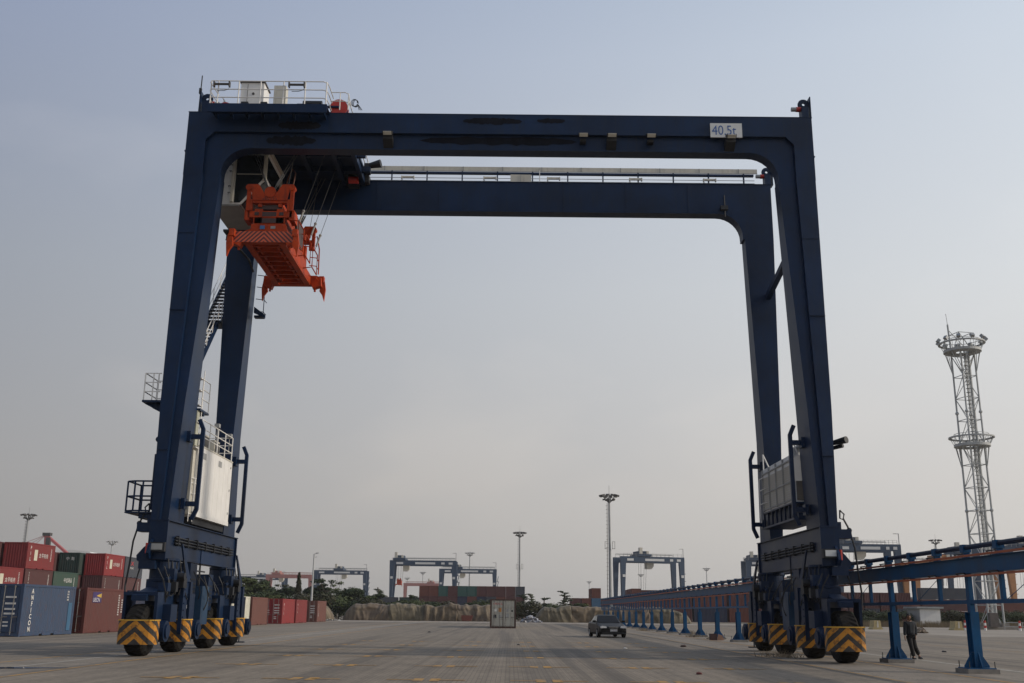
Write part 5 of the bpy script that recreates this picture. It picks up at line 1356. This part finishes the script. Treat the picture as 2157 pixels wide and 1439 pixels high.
for k in range(17):
    u = 1800+k*23; Y = 168+(k % 3)*5; p = atY(u, 1272+(k % 4)*3, Y)
    if 1915 < u < 1985: p.y = p.y; 
    tree('bush', p.x, Y, max(1.5, p.z*.95), 4.4, 'dusty bush beyond the right paved strip, number %s from the left' % WH[k], 30+k % 4, (0, 2, 0, 1)[k % 4], 'bush', 'bushes along the right paved strip')
# dry grass strip
b = MB(); rr = random.Random(5)
for _ in range(9000):
    x = rr.uniform(48, 118); y = rr.uniform(157, 163); h_ = rr.uniform(.3, 1.1); s = rr.uniform(-.2, .2)
    b.add([(x, y, 0), (x+.1, y, 0), (x+s, y+s, h_)], [(0, 1, 2)])
tag(b.build('dry_grass', pmat('dry_grass', (.16, .12, .07), .9, var=.3)), kind='stuff')
b = MB()
for (cx_, cy_, n) in ((10.7, 41.4, 60), (10.2, 41.9, 40), (14.9, 88, 120), (13.2, 76.5, 100), (12.6, 101, 90), (13.5, 70.5, 60)):
    for _ in range(n):
        x = cx_+rr.gauss(0, .3); y = cy_+rr.gauss(0, .4); h_ = rr.uniform(.1, .38); a_ = rr.uniform(0, 6.28); s = .25
        b.add([(x, y, 0), (x+.03, y, 0), (x+math.cos(a_)*s, y+math.sin(a_)*s, h_)], [(0, 1, 2)])
tag(b.build('weeds', pmat('dry_weeds', (.22, .17, .11), .9)), kind='stuff')

# ------------------------------------------------------------------ tarpaulin piles
def tarpmat(name, a, b_, c_):
    M = bpy.data.materials.new(name); M.use_nodes = True; t = M.node_tree; b = t.nodes['Principled BSDF']; b.inputs['Roughness'].default_value = .75
    g = t.nodes.new('ShaderNodeNewGeometry'); v = g.outputs['Position']
    c = ramp(t, noise(t, v, .35, 4, .6, .6), [(.36, a), (.5, b_), (.64, c_)])
    c = mix(t, math_(t, 'MULTIPLY', ramp(t, noise(t, v, 1.3, 6, .7), [(.5, (0, 0, 0)), (.66, (1, 1, 1))]), .5), c, tuple(x*.45 for x in b_)+(1,))
    t.links.new(c, b.inputs['Base Color']); return M
TARPS = [tarpmat('khaki_tarpaulin', (.075, .055, .034), (.130, .096, .058), (.185, .140, .090)), tarpmat('brown_tarpaulin', (.060, .045, .034), (.115, .085, .060), (.17, .13, .085)), tarpmat('olive_tarpaulin', (.070, .058, .036), (.120, .098, .060), (.18, .148, .096))]
from mathutils import noise as mnoise
def pile(x0, x1, y0, depth, h, label, seed, endl=.35, endr=.35):
    L_ = x1-x0; nx = int(L_/.11); nv = 34; rows = []; N = mnoise.noise
    for i in range(nx+1):
        u = i/nx; x = x0+L_*u
        e = min(1, (x-x0)/endl+.0)**.5*min(1, (x1-x)/endr)**.5
        hh = h*(.94+.20*N(Vector((x*.35, seed, 0)))+.10*N(Vector((x*1.1, seed, 3))))*(.05+.95*e)
        col = []
        for j in range(nv+1):
            w = j/nv
            if w < .5: a = w/.5; yy = .9*a**1.5; zz = hh*(1-(1-a)**1.45)
            elif w < .65: a = (w-.5)/.15; yy = .9+(depth-1.8)*a; zz = hh*(1+.05*math.sin(a*math.pi))
            else: a = (w-.65)/.35; yy = depth-.9+.9*a; zz = hh*(1-a**1.6)
            low = 1-min(1, w/.5); sh = min(1, w/.5)
            tw = N(Vector((x*.16, seed*2.0, 1)))*2.2
            # pleats lean along the pile and fan out from the shoulder; some swing into hanging swags
            cx_ = x+tw*zz*.75
            r1 = 1-abs(N(Vector((cx_*.85, zz*.22, seed*1.7))))*2.4; r2 = 1-abs(N(Vector((cx_*2.0+zz*.5, zz*.5, seed*.9+4))))*2
            sw = math.sin(zz*4.2+1.9*math.cos((x-x0)*2*math.pi/(L_*.5)))*.08*max(0, N(Vector((x*.28, 2, seed)))*2.5)
            f = -(r1*.26+r2*.10)*(.25+.75*math.sin(math.pi*min(1, .15+low*.8)))+sw*low+.45*N(Vector((x*.20, w*.9, seed+9)))
            lump = .30*N(Vector((x*.45, w*2.0, seed+3)))
            step = .22*(1 if N(Vector((x*.18, seed, 8))) > 0 else -.3)*max(0, 1-abs(w-.34)/.08)
            col.append((x, y0+yy+f+lump*.4-step+(1-e)*.5, max(.02, zz+lump*.30*(1 if .1 < w < .92 else 0)+.03*r2*(w > .3))))
        rows.append(col)
    b = MB(); b.strip(rows)
    o = b.build('tarpaulin_pile', TARPS[seed % 3], smooth=True); d_ = MB(); d_.box(x0+.4, x1-.4, y0+.25, y0+.6, 0, .16); d_.build('timber_base', DARK, o)
    return tag(o, label, 'tarpaulin', 'tarpaulin covered piles across the yard')
PG = [(-28.6, -20.6, 'khaki covered pile at the left end of the row, sloping down beside the last container'), (-21.0, -14.5, 'khaki covered pile with a sagging front, second from the left end'),
      (-14.9, -8.9, 'khaki covered pile with vertical folds, third from the left end'), (-9.3, -3.2, 'khaki covered pile right next to the lone white container')]
for k, (a_, c_, lb) in enumerate(PG): pile(a_, c_, 181+.15*(k % 2), 6, 2.75+.08*(k % 2), lb, k+1, 1.9 if k == 0 else .25, .25)
pile(-32.4, -28.6, 168, 5, 2.7, 'narrow pale khaki cover behind the end of the low container row', 9, .3, 1.6)
PG = [(4.2, 10.4, 'dark khaki covered pile left of the car roof'), (10.0, 17.4, 'lighter khaki covered pile behind the dark car'), (17.0, 23.5, 'khaki covered pile behind the first far posts of the rail'), (23.1, 30.4, 'khaki covered pile at the right end, slumping to the ground')]
for k, (a_, c_, lb) in enumerate(PG): pile(a_, c_, 177+.2*(k % 2), 6, 2.6+.06*(k % 2), lb, k+11, 1.5 if k == 0 else .25, 3.5 if k == 3 else .25)
def rocks(name, cx_, cy_, w, h, mat, label, cat, n, seed):
    rr = random.Random(seed); b = MB()
    for _ in range(n):
        x = cx_+rr.uniform(-w, w)*.5; k_ = 1-abs(x-cx_)/(w*.55); z = rr.uniform(0, max(.05, h*k_)); s = rr.uniform(.18, .4)*h
        bm = bmesh.new(); bmesh.ops.create_icosphere(bm, subdivisions=1, radius=s)
        b.add([(x+v.co.x*rr.uniform(.8, 1.3), cy_+rr.uniform(-.4, .4)+v.co.y, max(0.005, z*.8+v.co.z*rr.uniform(.5, .9))) for v in bm.verts], [tuple(v.index for v in f.verts) for f in bm.faces]); bm.free()
    return tag(b.build(name, mat), label, cat)
rocks('sheet_heap', 3.3, 171, 3.2, 1.35, pmat('silver_sheet', (.27, .27, .29), .45, var=.4, scale=2.5), 'crumpled silver grey plastic heap right of the lone white container', 'plastic heap', 40, 3)
rocks('rubble_heap', -28.3, 168, 3.2, .4, pmat('rubble', (.45, .44, .42), .8, var=.4, scale=3), 'scattered white rubble beyond the end of the low container row', 'rubble', 26, 4)
b = MB(); b.prism([(-8.1, .1), (-6.6, .1), (-6.3, 1.0), (-8.3, 1.0)], 'y', 178.5, 180.0)
tag(b.build('skip_box', CC['rust']), 'small rusty open skip in front of the tarpaulins left of the white container', 'skip')
# ------------------------------------------------------------------ shed, barriers, bollards
sh = thing('shed', (86, 166, 0), 'small white walled shed with a flat grey roof behind the walking man', 'shed')
pA = atY(1937, 1300, 164); pB = atY(1982, 1300, 164); zt = atY(1950, 1282, 164).z
ORI[sh] = Vector((pA.x, 164, 0)); sh.location = (pA.x, 164, 0)
b = MB(); b.box(pA.x, pB.x, 164, 169, 0, zt); b.build('wall', GREYP, sh)
b = MB(); b.box(pA.x-.4, pB.x+.4, 163.6, 169.4, zt, zt+.28); b.build('roof', GALV, sh)
b = MB(); b.box(pA.x+.1, pB.x-.1, 163.96, 163.99, .3, zt-.1); b.build('front_panel', WHITE, sh)
b = MB(); b.box(pA.x-2.2, pA.x-1.3, 165.3, 165.5, 0, 1.9); tag(b.build('door_panel', CC['brick']), 'brick red panel leaning beside the small white shed', 'panel')
BY = pmat('barrier_yellow', (.42, .33, .16), .8, var=.2, scale=2, dirt=.3)
def barrier(u, v, Y, label):
    p = atY(u, v, Y); r0 = thing('road_barrier', (p.x, Y, 0), label, 'road barrier', 'worn yellow concrete barriers'); x = p.x
    b = MB(); b.prism([(x-.62, 0), (x+.62, 0), (x+.62, .12), (x+.46, .3), (x+.36, 1.05), (x-.36, 1.05), (x-.46, .3), (x-.62, .12)], 'y', Y, Y+1.6); b.build('barrier_body', BY, r0)
    b = MB(); b.prism([(x-.1, .25), (x+.12, .25), (x+.1, 1.0), (x-.02, 1.0)], 'y', Y-.02, Y-.003); b.build('painted_mark', CREAM, r0)
barrier(1849, 1322, 128, 'worn yellow concrete barrier left of the walking man'); barrier(2020, 1322, 128, 'worn yellow concrete barrier near the lattice tower and striped bollards')
def bollard(u, label):
    Y = 127.0; x = atY(u, 1327, Y).x; r0 = thing('bollard', (x, Y, 0), label, 'bollard', 'red and white bollards by the light tower')
    for j in range(4):
        b = MB(); b.tube((x, Y, .02+j*.29), (x, Y, .02+(j+1)*.29-.004), .16-.012*j, 14, .15-.012*j); b.build('red_band' if j % 2 else 'white_band', RED if j % 2 else WHITE, r0)
bollard(2034, 'red and white bollard nearest the yellow barrier'); bollard(2076, 'red and white bollard in front of the lattice tower foot'); bollard(2149, 'red and white bollard at the right picture edge')
rocks('stone_heap', 67.5, 134, 7, .5, CONCRETE, 'low heap of broken concrete at the foot of the lattice tower', 'rubble', 50, 8)
b = MB(); 
for k in range(4): b.tube((60.5+2.2*k, 130, 0), (60.5+2.2*k, 130, 1.0), .04, 5)
for z in (.5, .95): b.tube((60.5, 130, z), (67.1, 130, z-.05), .035, 5)
tag(b.build('pipe_fence', GALV), 'low pale pipe fence in front of the lattice tower', 'fence')
p = atZ(1931, 1334); rocks('sand_heap', p.x+.3, p.y, 1.1, .8, pmat('tan_stone', (.30, .24, .18), .9), 'small tan stone heap behind the walking man', 'stone heap', 46, 6)

# cardboard box by a post, small debris
p = atZ(1507, 1349); g_ = thing('cardboard_box', (p.x, p.y, 0), 'torn brown cardboard box lying beside a far blue post', 'box')
CB = pmat('cardboard', (.30, .17, .11), .8); b = MB(); x, y = p.x, p.y
b.box(x-.3, x-.28, y, y+.5, 0, .4); b.box(x+.1, x+.12, y, y+.5, 0, .4); b.box(x-.28, x+.1, y+.48, y+.5, 0, .4); b.box(x-.28, x+.1, y, y+.02, 0, .35); b.build('box_body', pmat('cardboard_dark', (.07, .035, .03), .8), g_)
b = MB(); b.prism([(x+.12, 0), (x+.55, 0), (x+.45, .3), (x+.18, .38)], 'y', y-.02, y+.0); b.build('box_flap', CB, g_)
def debris(u, v, s, mat, label):
    p = atZ(u, v); rr = random.Random(u); bm = bmesh.new(); bmesh.ops.create_icosphere(bm, subdivisions=2, radius=s)
    b = MB(); b.add([(p.x+v_.co.x*rr.uniform(.8, 1.4), p.y+v_.co.y*rr.uniform(.6, 1.2), max(.002, v_.co.z*.6*rr.uniform(.5, 1.1)+s*.25)) for v_ in bm.verts], [tuple(v_.index for v_ in f.verts) for f in bm.faces]); bm.free()
    tag(b.build('debris', mat), label, 'debris', 'bits of debris on the paving')
BRN = pmat('debris_brown', (.06, .035, .03), .9)
debris(1440, 1363, .14, BRN, 'dark brown scrap on the paving ahead of the car, between it and the right wheels'); debris(1473, 1421, .09, pmat('debris_red', (.14, .05, .045), .9), 'small reddish scrap on the paving near the bottom edge')
debris(1092, 1359, .07, DARK, 'tiny dark scrap in the middle of the yard'); debris(904, 1332, .10, DARK, 'tiny dark scrap left of the lone container'); debris(1317, 1367, .08, LETTER, 'tiny white scrap of paper below the car')
debris(1989, 1374, .10, DARK, 'small dark scrap beyond the blue posts at right')

# ------------------------------------------------------------------ car
cy0 = 71.2; xc0 = atY(1293, 1343, cy0).x
car = thing('parked_car', (0, 0, 0), 'black four door car with headlights towards the camera', 'car')
PAINT = pmat('car_black', (.005, .005, .006), .42, var=.1, spec=.2); hw = .88
def sec(y, pts): return [(x, y, z) for x, z in pts]
def ring(y, w, z0, z1, wt, zs=None):     # lower body cross-section
    zs = zs or (z0+.45*(z1-z0)); pts = [(-w*.9, z0), (-w, z0+.12), (-w, zs), (-w*.97, z1-.06), (-wt, z1), (0, z1+.02), (wt, z1), (w*.97, z1-.06), (w, zs), (w, z0+.12), (w*.9, z0)]
    return [(x, y, z) for x, z in pts]
b = MB()
b.loft([ring(0, .62, .34, .60, .45), ring(.06, .78, .24, .68, .62), ring(.3, .86, .20, .76, .72), ring(.9, .885, .19, .87, .78), ring(1.35, .89, .19, .93, .80), ring(2.4, .89, .19, .93, .82), ring(3.5, .88, .19, .95, .80), ring(4.1, .86, .22, .97, .75), ring(4.38, .78, .35, .90, .62)])
body = b.build('car_body', PAINT, car, smooth=False)
md = body.modifiers.new('bev', 'BEVEL'); md.width = .03; md.segments = 2
def cr(y, w, z, wt, zt): return [(-w, y, z), (-wt, y+.0, zt-.05), (-wt*.85, y, zt), (wt*.85, y, zt), (wt, y, zt-.05), (w, y, z)]
b = MB(); b.loft([cr(1.30, .76, .90, .74, .96), cr(2.05, .78, .92, .60, 1.40), cr(2.4, .78, .92, .58, 1.44), cr(3.1, .78, .92, .58, 1.42), cr(3.85, .76, .94, .68, 1.02)])
b.build('cabin', PAINT, car)
b = MB(); b.add([(-.69, 1.365, .965), (.69, 1.365, .965), (.55, 2.0, 1.37), (-.55, 2.0, 1.37)], [(0, 1, 2, 3)]); b.build('windshield', GLASS, car)
for s in (-1, 1):
    b = MB(); b.add([(s*.775, 1.55, .98), (s*.79, 2.5, .98), (s*.62, 2.45, 1.36), (s*.63, 2.05, 1.33)], [(0, 1, 2, 3)]); b.add([(s*.79, 2.56, .98), (s*.785, 3.4, .98), (s*.62, 3.1, 1.34), (s*.62, 2.52, 1.36)], [(0, 1, 2, 3)]); b.build('side_window', GLASS, car)
HL = pmat('headlight_glass', (.55, .55, .55), .15, var=.3, scale=12, spec=1)
for s in (-1, 1):
    b = MB(); b.prism([(s*.42, .62), (s*.80, .60), (s*.82, .70), (s*.72, .75), (s*.46, .72)], 'y', .0, .22); b.build('headlight', HL, car)
    b = MB(); b.box(s*.93-.1, s*.93+.1, 1.48, 1.6, .95, 1.08); b.box(min(s*.78, s*.86), max(s*.78, s*.86), 1.5, 1.58, .97, 1.02); b.build('side_mirror', PAINT, car)
b = MB(); b.box(-.26, .26, -.012, .05, .55, .68); gr = b.build('grille', DARK, car)
CHROME = pmat('chrome', (.6, .6, .6), .2, metal=1)
b = MB(); b.box(-.28, .28, -.03, .0, .675, .70)
for k in range(7): b.box(-.24+.08*k-.008, -.24+.08*k+.008, -.02, -.013, .56, .67)
b.build('grille_bar', CHROME, gr)
b = MB(); b.box(-.72, .72, .0, .1, .26, .34); b.build('bumper_intake', DARK, car)
b = MB(); b.box(-.22, .22, -.02, .01, .40, .52); pl = b.build('number_plate', pmat('plate_blue', (.05, .08, .16), .5), car)
b = MB(); b.box(-.22, .22, -.024, -.021, .51, .525); b.box(-.22, .22, -.024, -.021, .40, .41); b.box(-.22, -.205, -.024, -.021, .41, .51); b.box(.205, .22, -.024, -.021, .41, .51)
for k in range(6): b.box(-.17+.06*k, -.14+.06*k, -.024, -.021, .43, .49)
b.build('plate_characters', LETTER, pl)
for s in (-1, 1):
    for y in (.85, 3.45):
        b = MB(); b.lathe([(-.09, .02), (-.1, .18), (-.1, .28), (-.06, .31), (.06, .31), (.1, .28), (.1, .18), (.09, .02)], (s*.79, y, .31), 'x', 24); w = b.build('wheel', BLACK, car, smooth=True)
        b = MB(); b.lathe([(s*.102, .01), (s*.108, .19)], (s*.79, y, .31), 'x', 18)
        b.build('hubcap', GALV, w)
car.location = (xc0, cy0, 0); car.rotation_euler = (0, 0, R_(6)); car.scale = (1.09, 1.09, 1.03)

# ------------------------------------------------------------------ walking man
px_, py_ = 15.42, 41.0
man = thing('person', (px_, py_, 0), 'man in a dark grey jacket and black trousers walking behind the blue rail post', 'person')
ORI[man] = Vector((0, 0, 0))
SKIN = pmat('skin', (.30, .16, .10), .55, var=.1, scale=8); JK = pmat('jacket_grey', (.018, .020, .024), .85, var=.2, scale=6, bump=.3); TRS = pmat('trouser_black', (.007, .007, .008), .85, var=.2, scale=6); SHIRT = pmat('shirt_grey', (.05, .055, .06), .8); HAIR = pmat('hair_black', (.008, .007, .007), .7)
def skinned(name, pts, edges, radii, mat, parent, root=0, sub=2):
    me = bpy.data.meshes.new(name); me.from_pydata(pts, edges, [])
    o = bpy.data.objects.new(name, me); S.collection.objects.link(o); o.parent = parent; me.materials.append(mat)
    sk = o.modifiers.new('skin', 'SKIN'); sk.use_smooth_shade = True
    for i, r in enumerate(radii):
        me.skin_vertices[0].data[i].radius = r if isinstance(r, tuple) else (r, r); me.skin_vertices[0].data[i].use_root = (i == root)
    sm = o.modifiers.new('sub', 'SUBSURF'); sm.levels = sub; sm.render_levels = sub; ORI[o] = Vector((0, 0, 0)); return o
# local axes: x right in the picture, -y towards the camera.  He walks left/towards camera with the rear leg trailing to the right.
B = [(.0, 0, .92), (0, 0, 1.05), (.01, 0, 1.25), (.01, 0, 1.40), (.0, -.01, 1.47), (-.02, -.02, 1.53),        # 0-5 pelvis..neck
     (-.19, -.03, 1.38), (-.235, -.06, 1.12), (-.27, -.10, .90),                                              # 6-8 near arm: shoulder elbow wrist (hangs left, a bit forward)
     (.19, .03, 1.37), (.24, .06, 1.12), (.19, -.04, .92),                                                    # 9-11 far arm into pocket
     (-.08, -.02, .88), (-.05, -.10, .50), (.04, -.06, .09), (.0, -.20, .04),                                 # 12-15 front leg
     (.09, .03, .88), (.14, .02, .50), (.33, .20, .15), (.38, .10, .05)]                                      # 16-19 rear leg
Eg = [(0, 1), (1, 2), (2, 3), (3, 4), (4, 5), (3, 6), (6, 7), (7, 8), (3, 9), (9, 10), (10, 11), (0, 12), (12, 13), (13, 14), (14, 15), (0, 16), (16, 17), (17, 18), (18, 19)]
Rr = [(.07, .05), (.08, .06), (.10, .07), (.11, .07), .062, .055, .065, .042, .034, .055, .042, .034, .07, .05, .035, .03, .05, .05, .035, .03]
bodyo = skinned('body', B, Eg, Rr, SKIN, man)
# head
b = MB(); hc = Vector((-.035, -.03, 1.625)); n = 18; rings = []
for i in range(15):
    ph = math.pi*i/14; z = -math.cos(ph); r_ = math.sin(ph); row = []
    for k in range(n):
        an = 2*math.pi*k/n; x = r_*math.cos(an)*.078; y = r_*math.sin(an)*.095
        taper = 1-.25*max(0, -z)**1.4
        if y < 0 and -.35 < z < .15 and abs(x) < .02: y -= .022*(1-abs(z+.1)/.3)
        if y < -.05 and .05 < z < .3 and .02 < abs(x) < .05: y += .010
        row.append((hc.x+x*taper, hc.y+y*taper, hc.z+z*.118))
    rings.append(row)
b.loft(rings, cap=False); hd = b.build('head', SKIN, man, smooth=True)
b = MB()
for s in (-1, 1): b.sphere((hc.x+s*.03, hc.y-.078, hc.z+.015), .010, 5)
b.box(hc.x-.022, hc.x+.022, hc.y-.092, hc.y-.078, hc.z-.062, hc.z-.054)
for s in (-1, 1): b.box(hc.x+s*.03-.016, hc.x+s*.03+.016, hc.y-.092, hc.y-.08, hc.z+.032, hc.z+.038)
b.build('face_feature', HAIR, hd)
b = MB()
for s in (-1, 1): b.sphere((hc.x+s*.079, hc.y+.005, hc.z-.005), .022, 5)
b.build('ear', SKIN, hd)
b = MB(); rings = []
for i in range(9):
    ph = math.pi*(.5-.06*0)*(i/8); z = math.cos(ph); r_ = math.sin(ph); row = []
    for k in range(n):
        an = 2*math.pi*k/n; y = r_*math.sin(an)*.106; x = r_*math.cos(an)*.088; zz = z*.128
        if y < -.04: zz = max(zz, .055)
        elif i == 8: zz = -.03
        row.append((hc.x+x, hc.y+.004+y, hc.z+zz))
    rings.append(row)
b.loft(rings, cap=False); b.build('hair', HAIR, hd, smooth=True)
# hand with five fingers (near hand, hanging)
def hand(w, mat, sgn):
    w = Vector(w); pts = [tuple(w+Vector((0, 0, .03))), tuple(w+Vector((-.005, 0, -.03))), tuple(w+Vector((-.008, -.005, -.08)))]; ed = [(0, 1), (1, 2)]; rd = [(.022, .028), (.016, .036), (.014, .036)]
    for k, (dy, ln) in enumerate(((-.03, .065), (-.01, .078), (.01, .072), (.028, .055))):
        i0 = len(pts); a0 = Vector(pts[2])+Vector((0, dy, -.012)); pts += [tuple(a0), tuple(a0+Vector((sgn*.010, -.004, -ln*.5))), tuple(a0+Vector((sgn*.028, -.008, -ln*.9)))]; ed += [(2, i0), (i0, i0+1), (i0+1, i0+2)]; rd += [.009, .009, .007]
    i0 = len(pts); a0 = Vector(pts[1])+Vector((.004*sgn, -.03, -.005)); pts += [tuple(a0), tuple(a0+Vector((sgn*.012, -.02, -.03))), tuple(a0+Vector((sgn*.02, -.022, -.055)))]; ed += [(1, i0), (i0, i0+1), (i0+1, i0+2)]; rd += [.011, .010, .008]
    skinned('hand', pts, ed, rd, mat, man, 1, 1)
hand((-.272, -.105, .87), SKIN, 1); hand((.175, -.055, .90), SKIN, -1)
# clothes
JP = [(.0, 0, .86), (0, 0, 1.05), (.01, 0, 1.27), (.01, 0, 1.39), (.0, -.005, 1.45), (-.185, -.03, 1.39), (-.24, -.06, 1.12), (-.272, -.10, .905), (.185, .03, 1.38), (.25, .06, 1.12), (.195, -.04, .935)]
skinned('jacket', JP, [(0, 1), (1, 2), (2, 3), (3, 4), (3, 5), (5, 6), (6, 7), (3, 8), (8, 9), (9, 10)], [(.205, .15), (.19, .14), (.20, .14), (.17, .12), (.075, .075), (.085, .085), .068, .055, (.085, .085), .068, .055], JK, man)
b = MB(); b.prism([(-.05, 1.02), (.02, 1.02), (.05, 1.44), (-.06, 1.44)], 'y', -.150, -.142); b.build('shirt', SHIRT, man)
TPp = [(0, 0, 1.03), (-.08, -.02, .84), (-.05, -.10, .50), (.03, -.06, .10), (.09, .03, .84), (.14, .02, .50), (.33, .19, .17)]
skinned('trousers', TPp, [(0, 1), (1, 2), (2, 3), (0, 4), (4, 5), (5, 6)], [(.175, .135), (.125, .12), (.085, .09), (.08, .095), (.11, .115), (.085, .09), (.08, .095)], TRS, man)
b = MB()
for x, y, z0, rz_ in ((.02, -.12, .0, 0), (.36, .12, .015, .2)):
    b.loft([[(x-.04, y-.13, z0), (x+.04, y-.13, z0), (x+.045, y+.12, z0), (x-.045, y+.12, z0)], [(x-.042, y-.12, z0+.045), (x+.042, y-.12, z0+.045), (x+.045, y+.12, z0+.07), (x-.045, y+.12, z0+.07)], [(x-.02, y-.06, z0+.07), (x+.02, y-.06, z0+.07), (x+.035, y+.1, z0+.1), (x-.035, y+.1, z0+.1)]])
b.build('shoe', DARK, man)
man.scale = (.97, .97, .965)

# ------------------------------------------------------------------ haze
hz = MB(); hz.box(-1480, 1480, -250, 2480, -1, 52)
M = bpy.data.materials.new('haze'); M.use_nodes = True; t = M.node_tree; t.nodes.remove(t.nodes['Principled BSDF'])
v = t.nodes.new('ShaderNodeVolumePrincipled'); v.inputs['Density'].default_value = .00017; v.inputs['Color'].default_value = (.86, .84, .84, 1); v.inputs['Anisotropy'].default_value = .25
t.links.new(v.outputs[0], t.nodes['Material Output'].inputs['Volume'])
tag(hz.build('haze', M), kind='stuff')
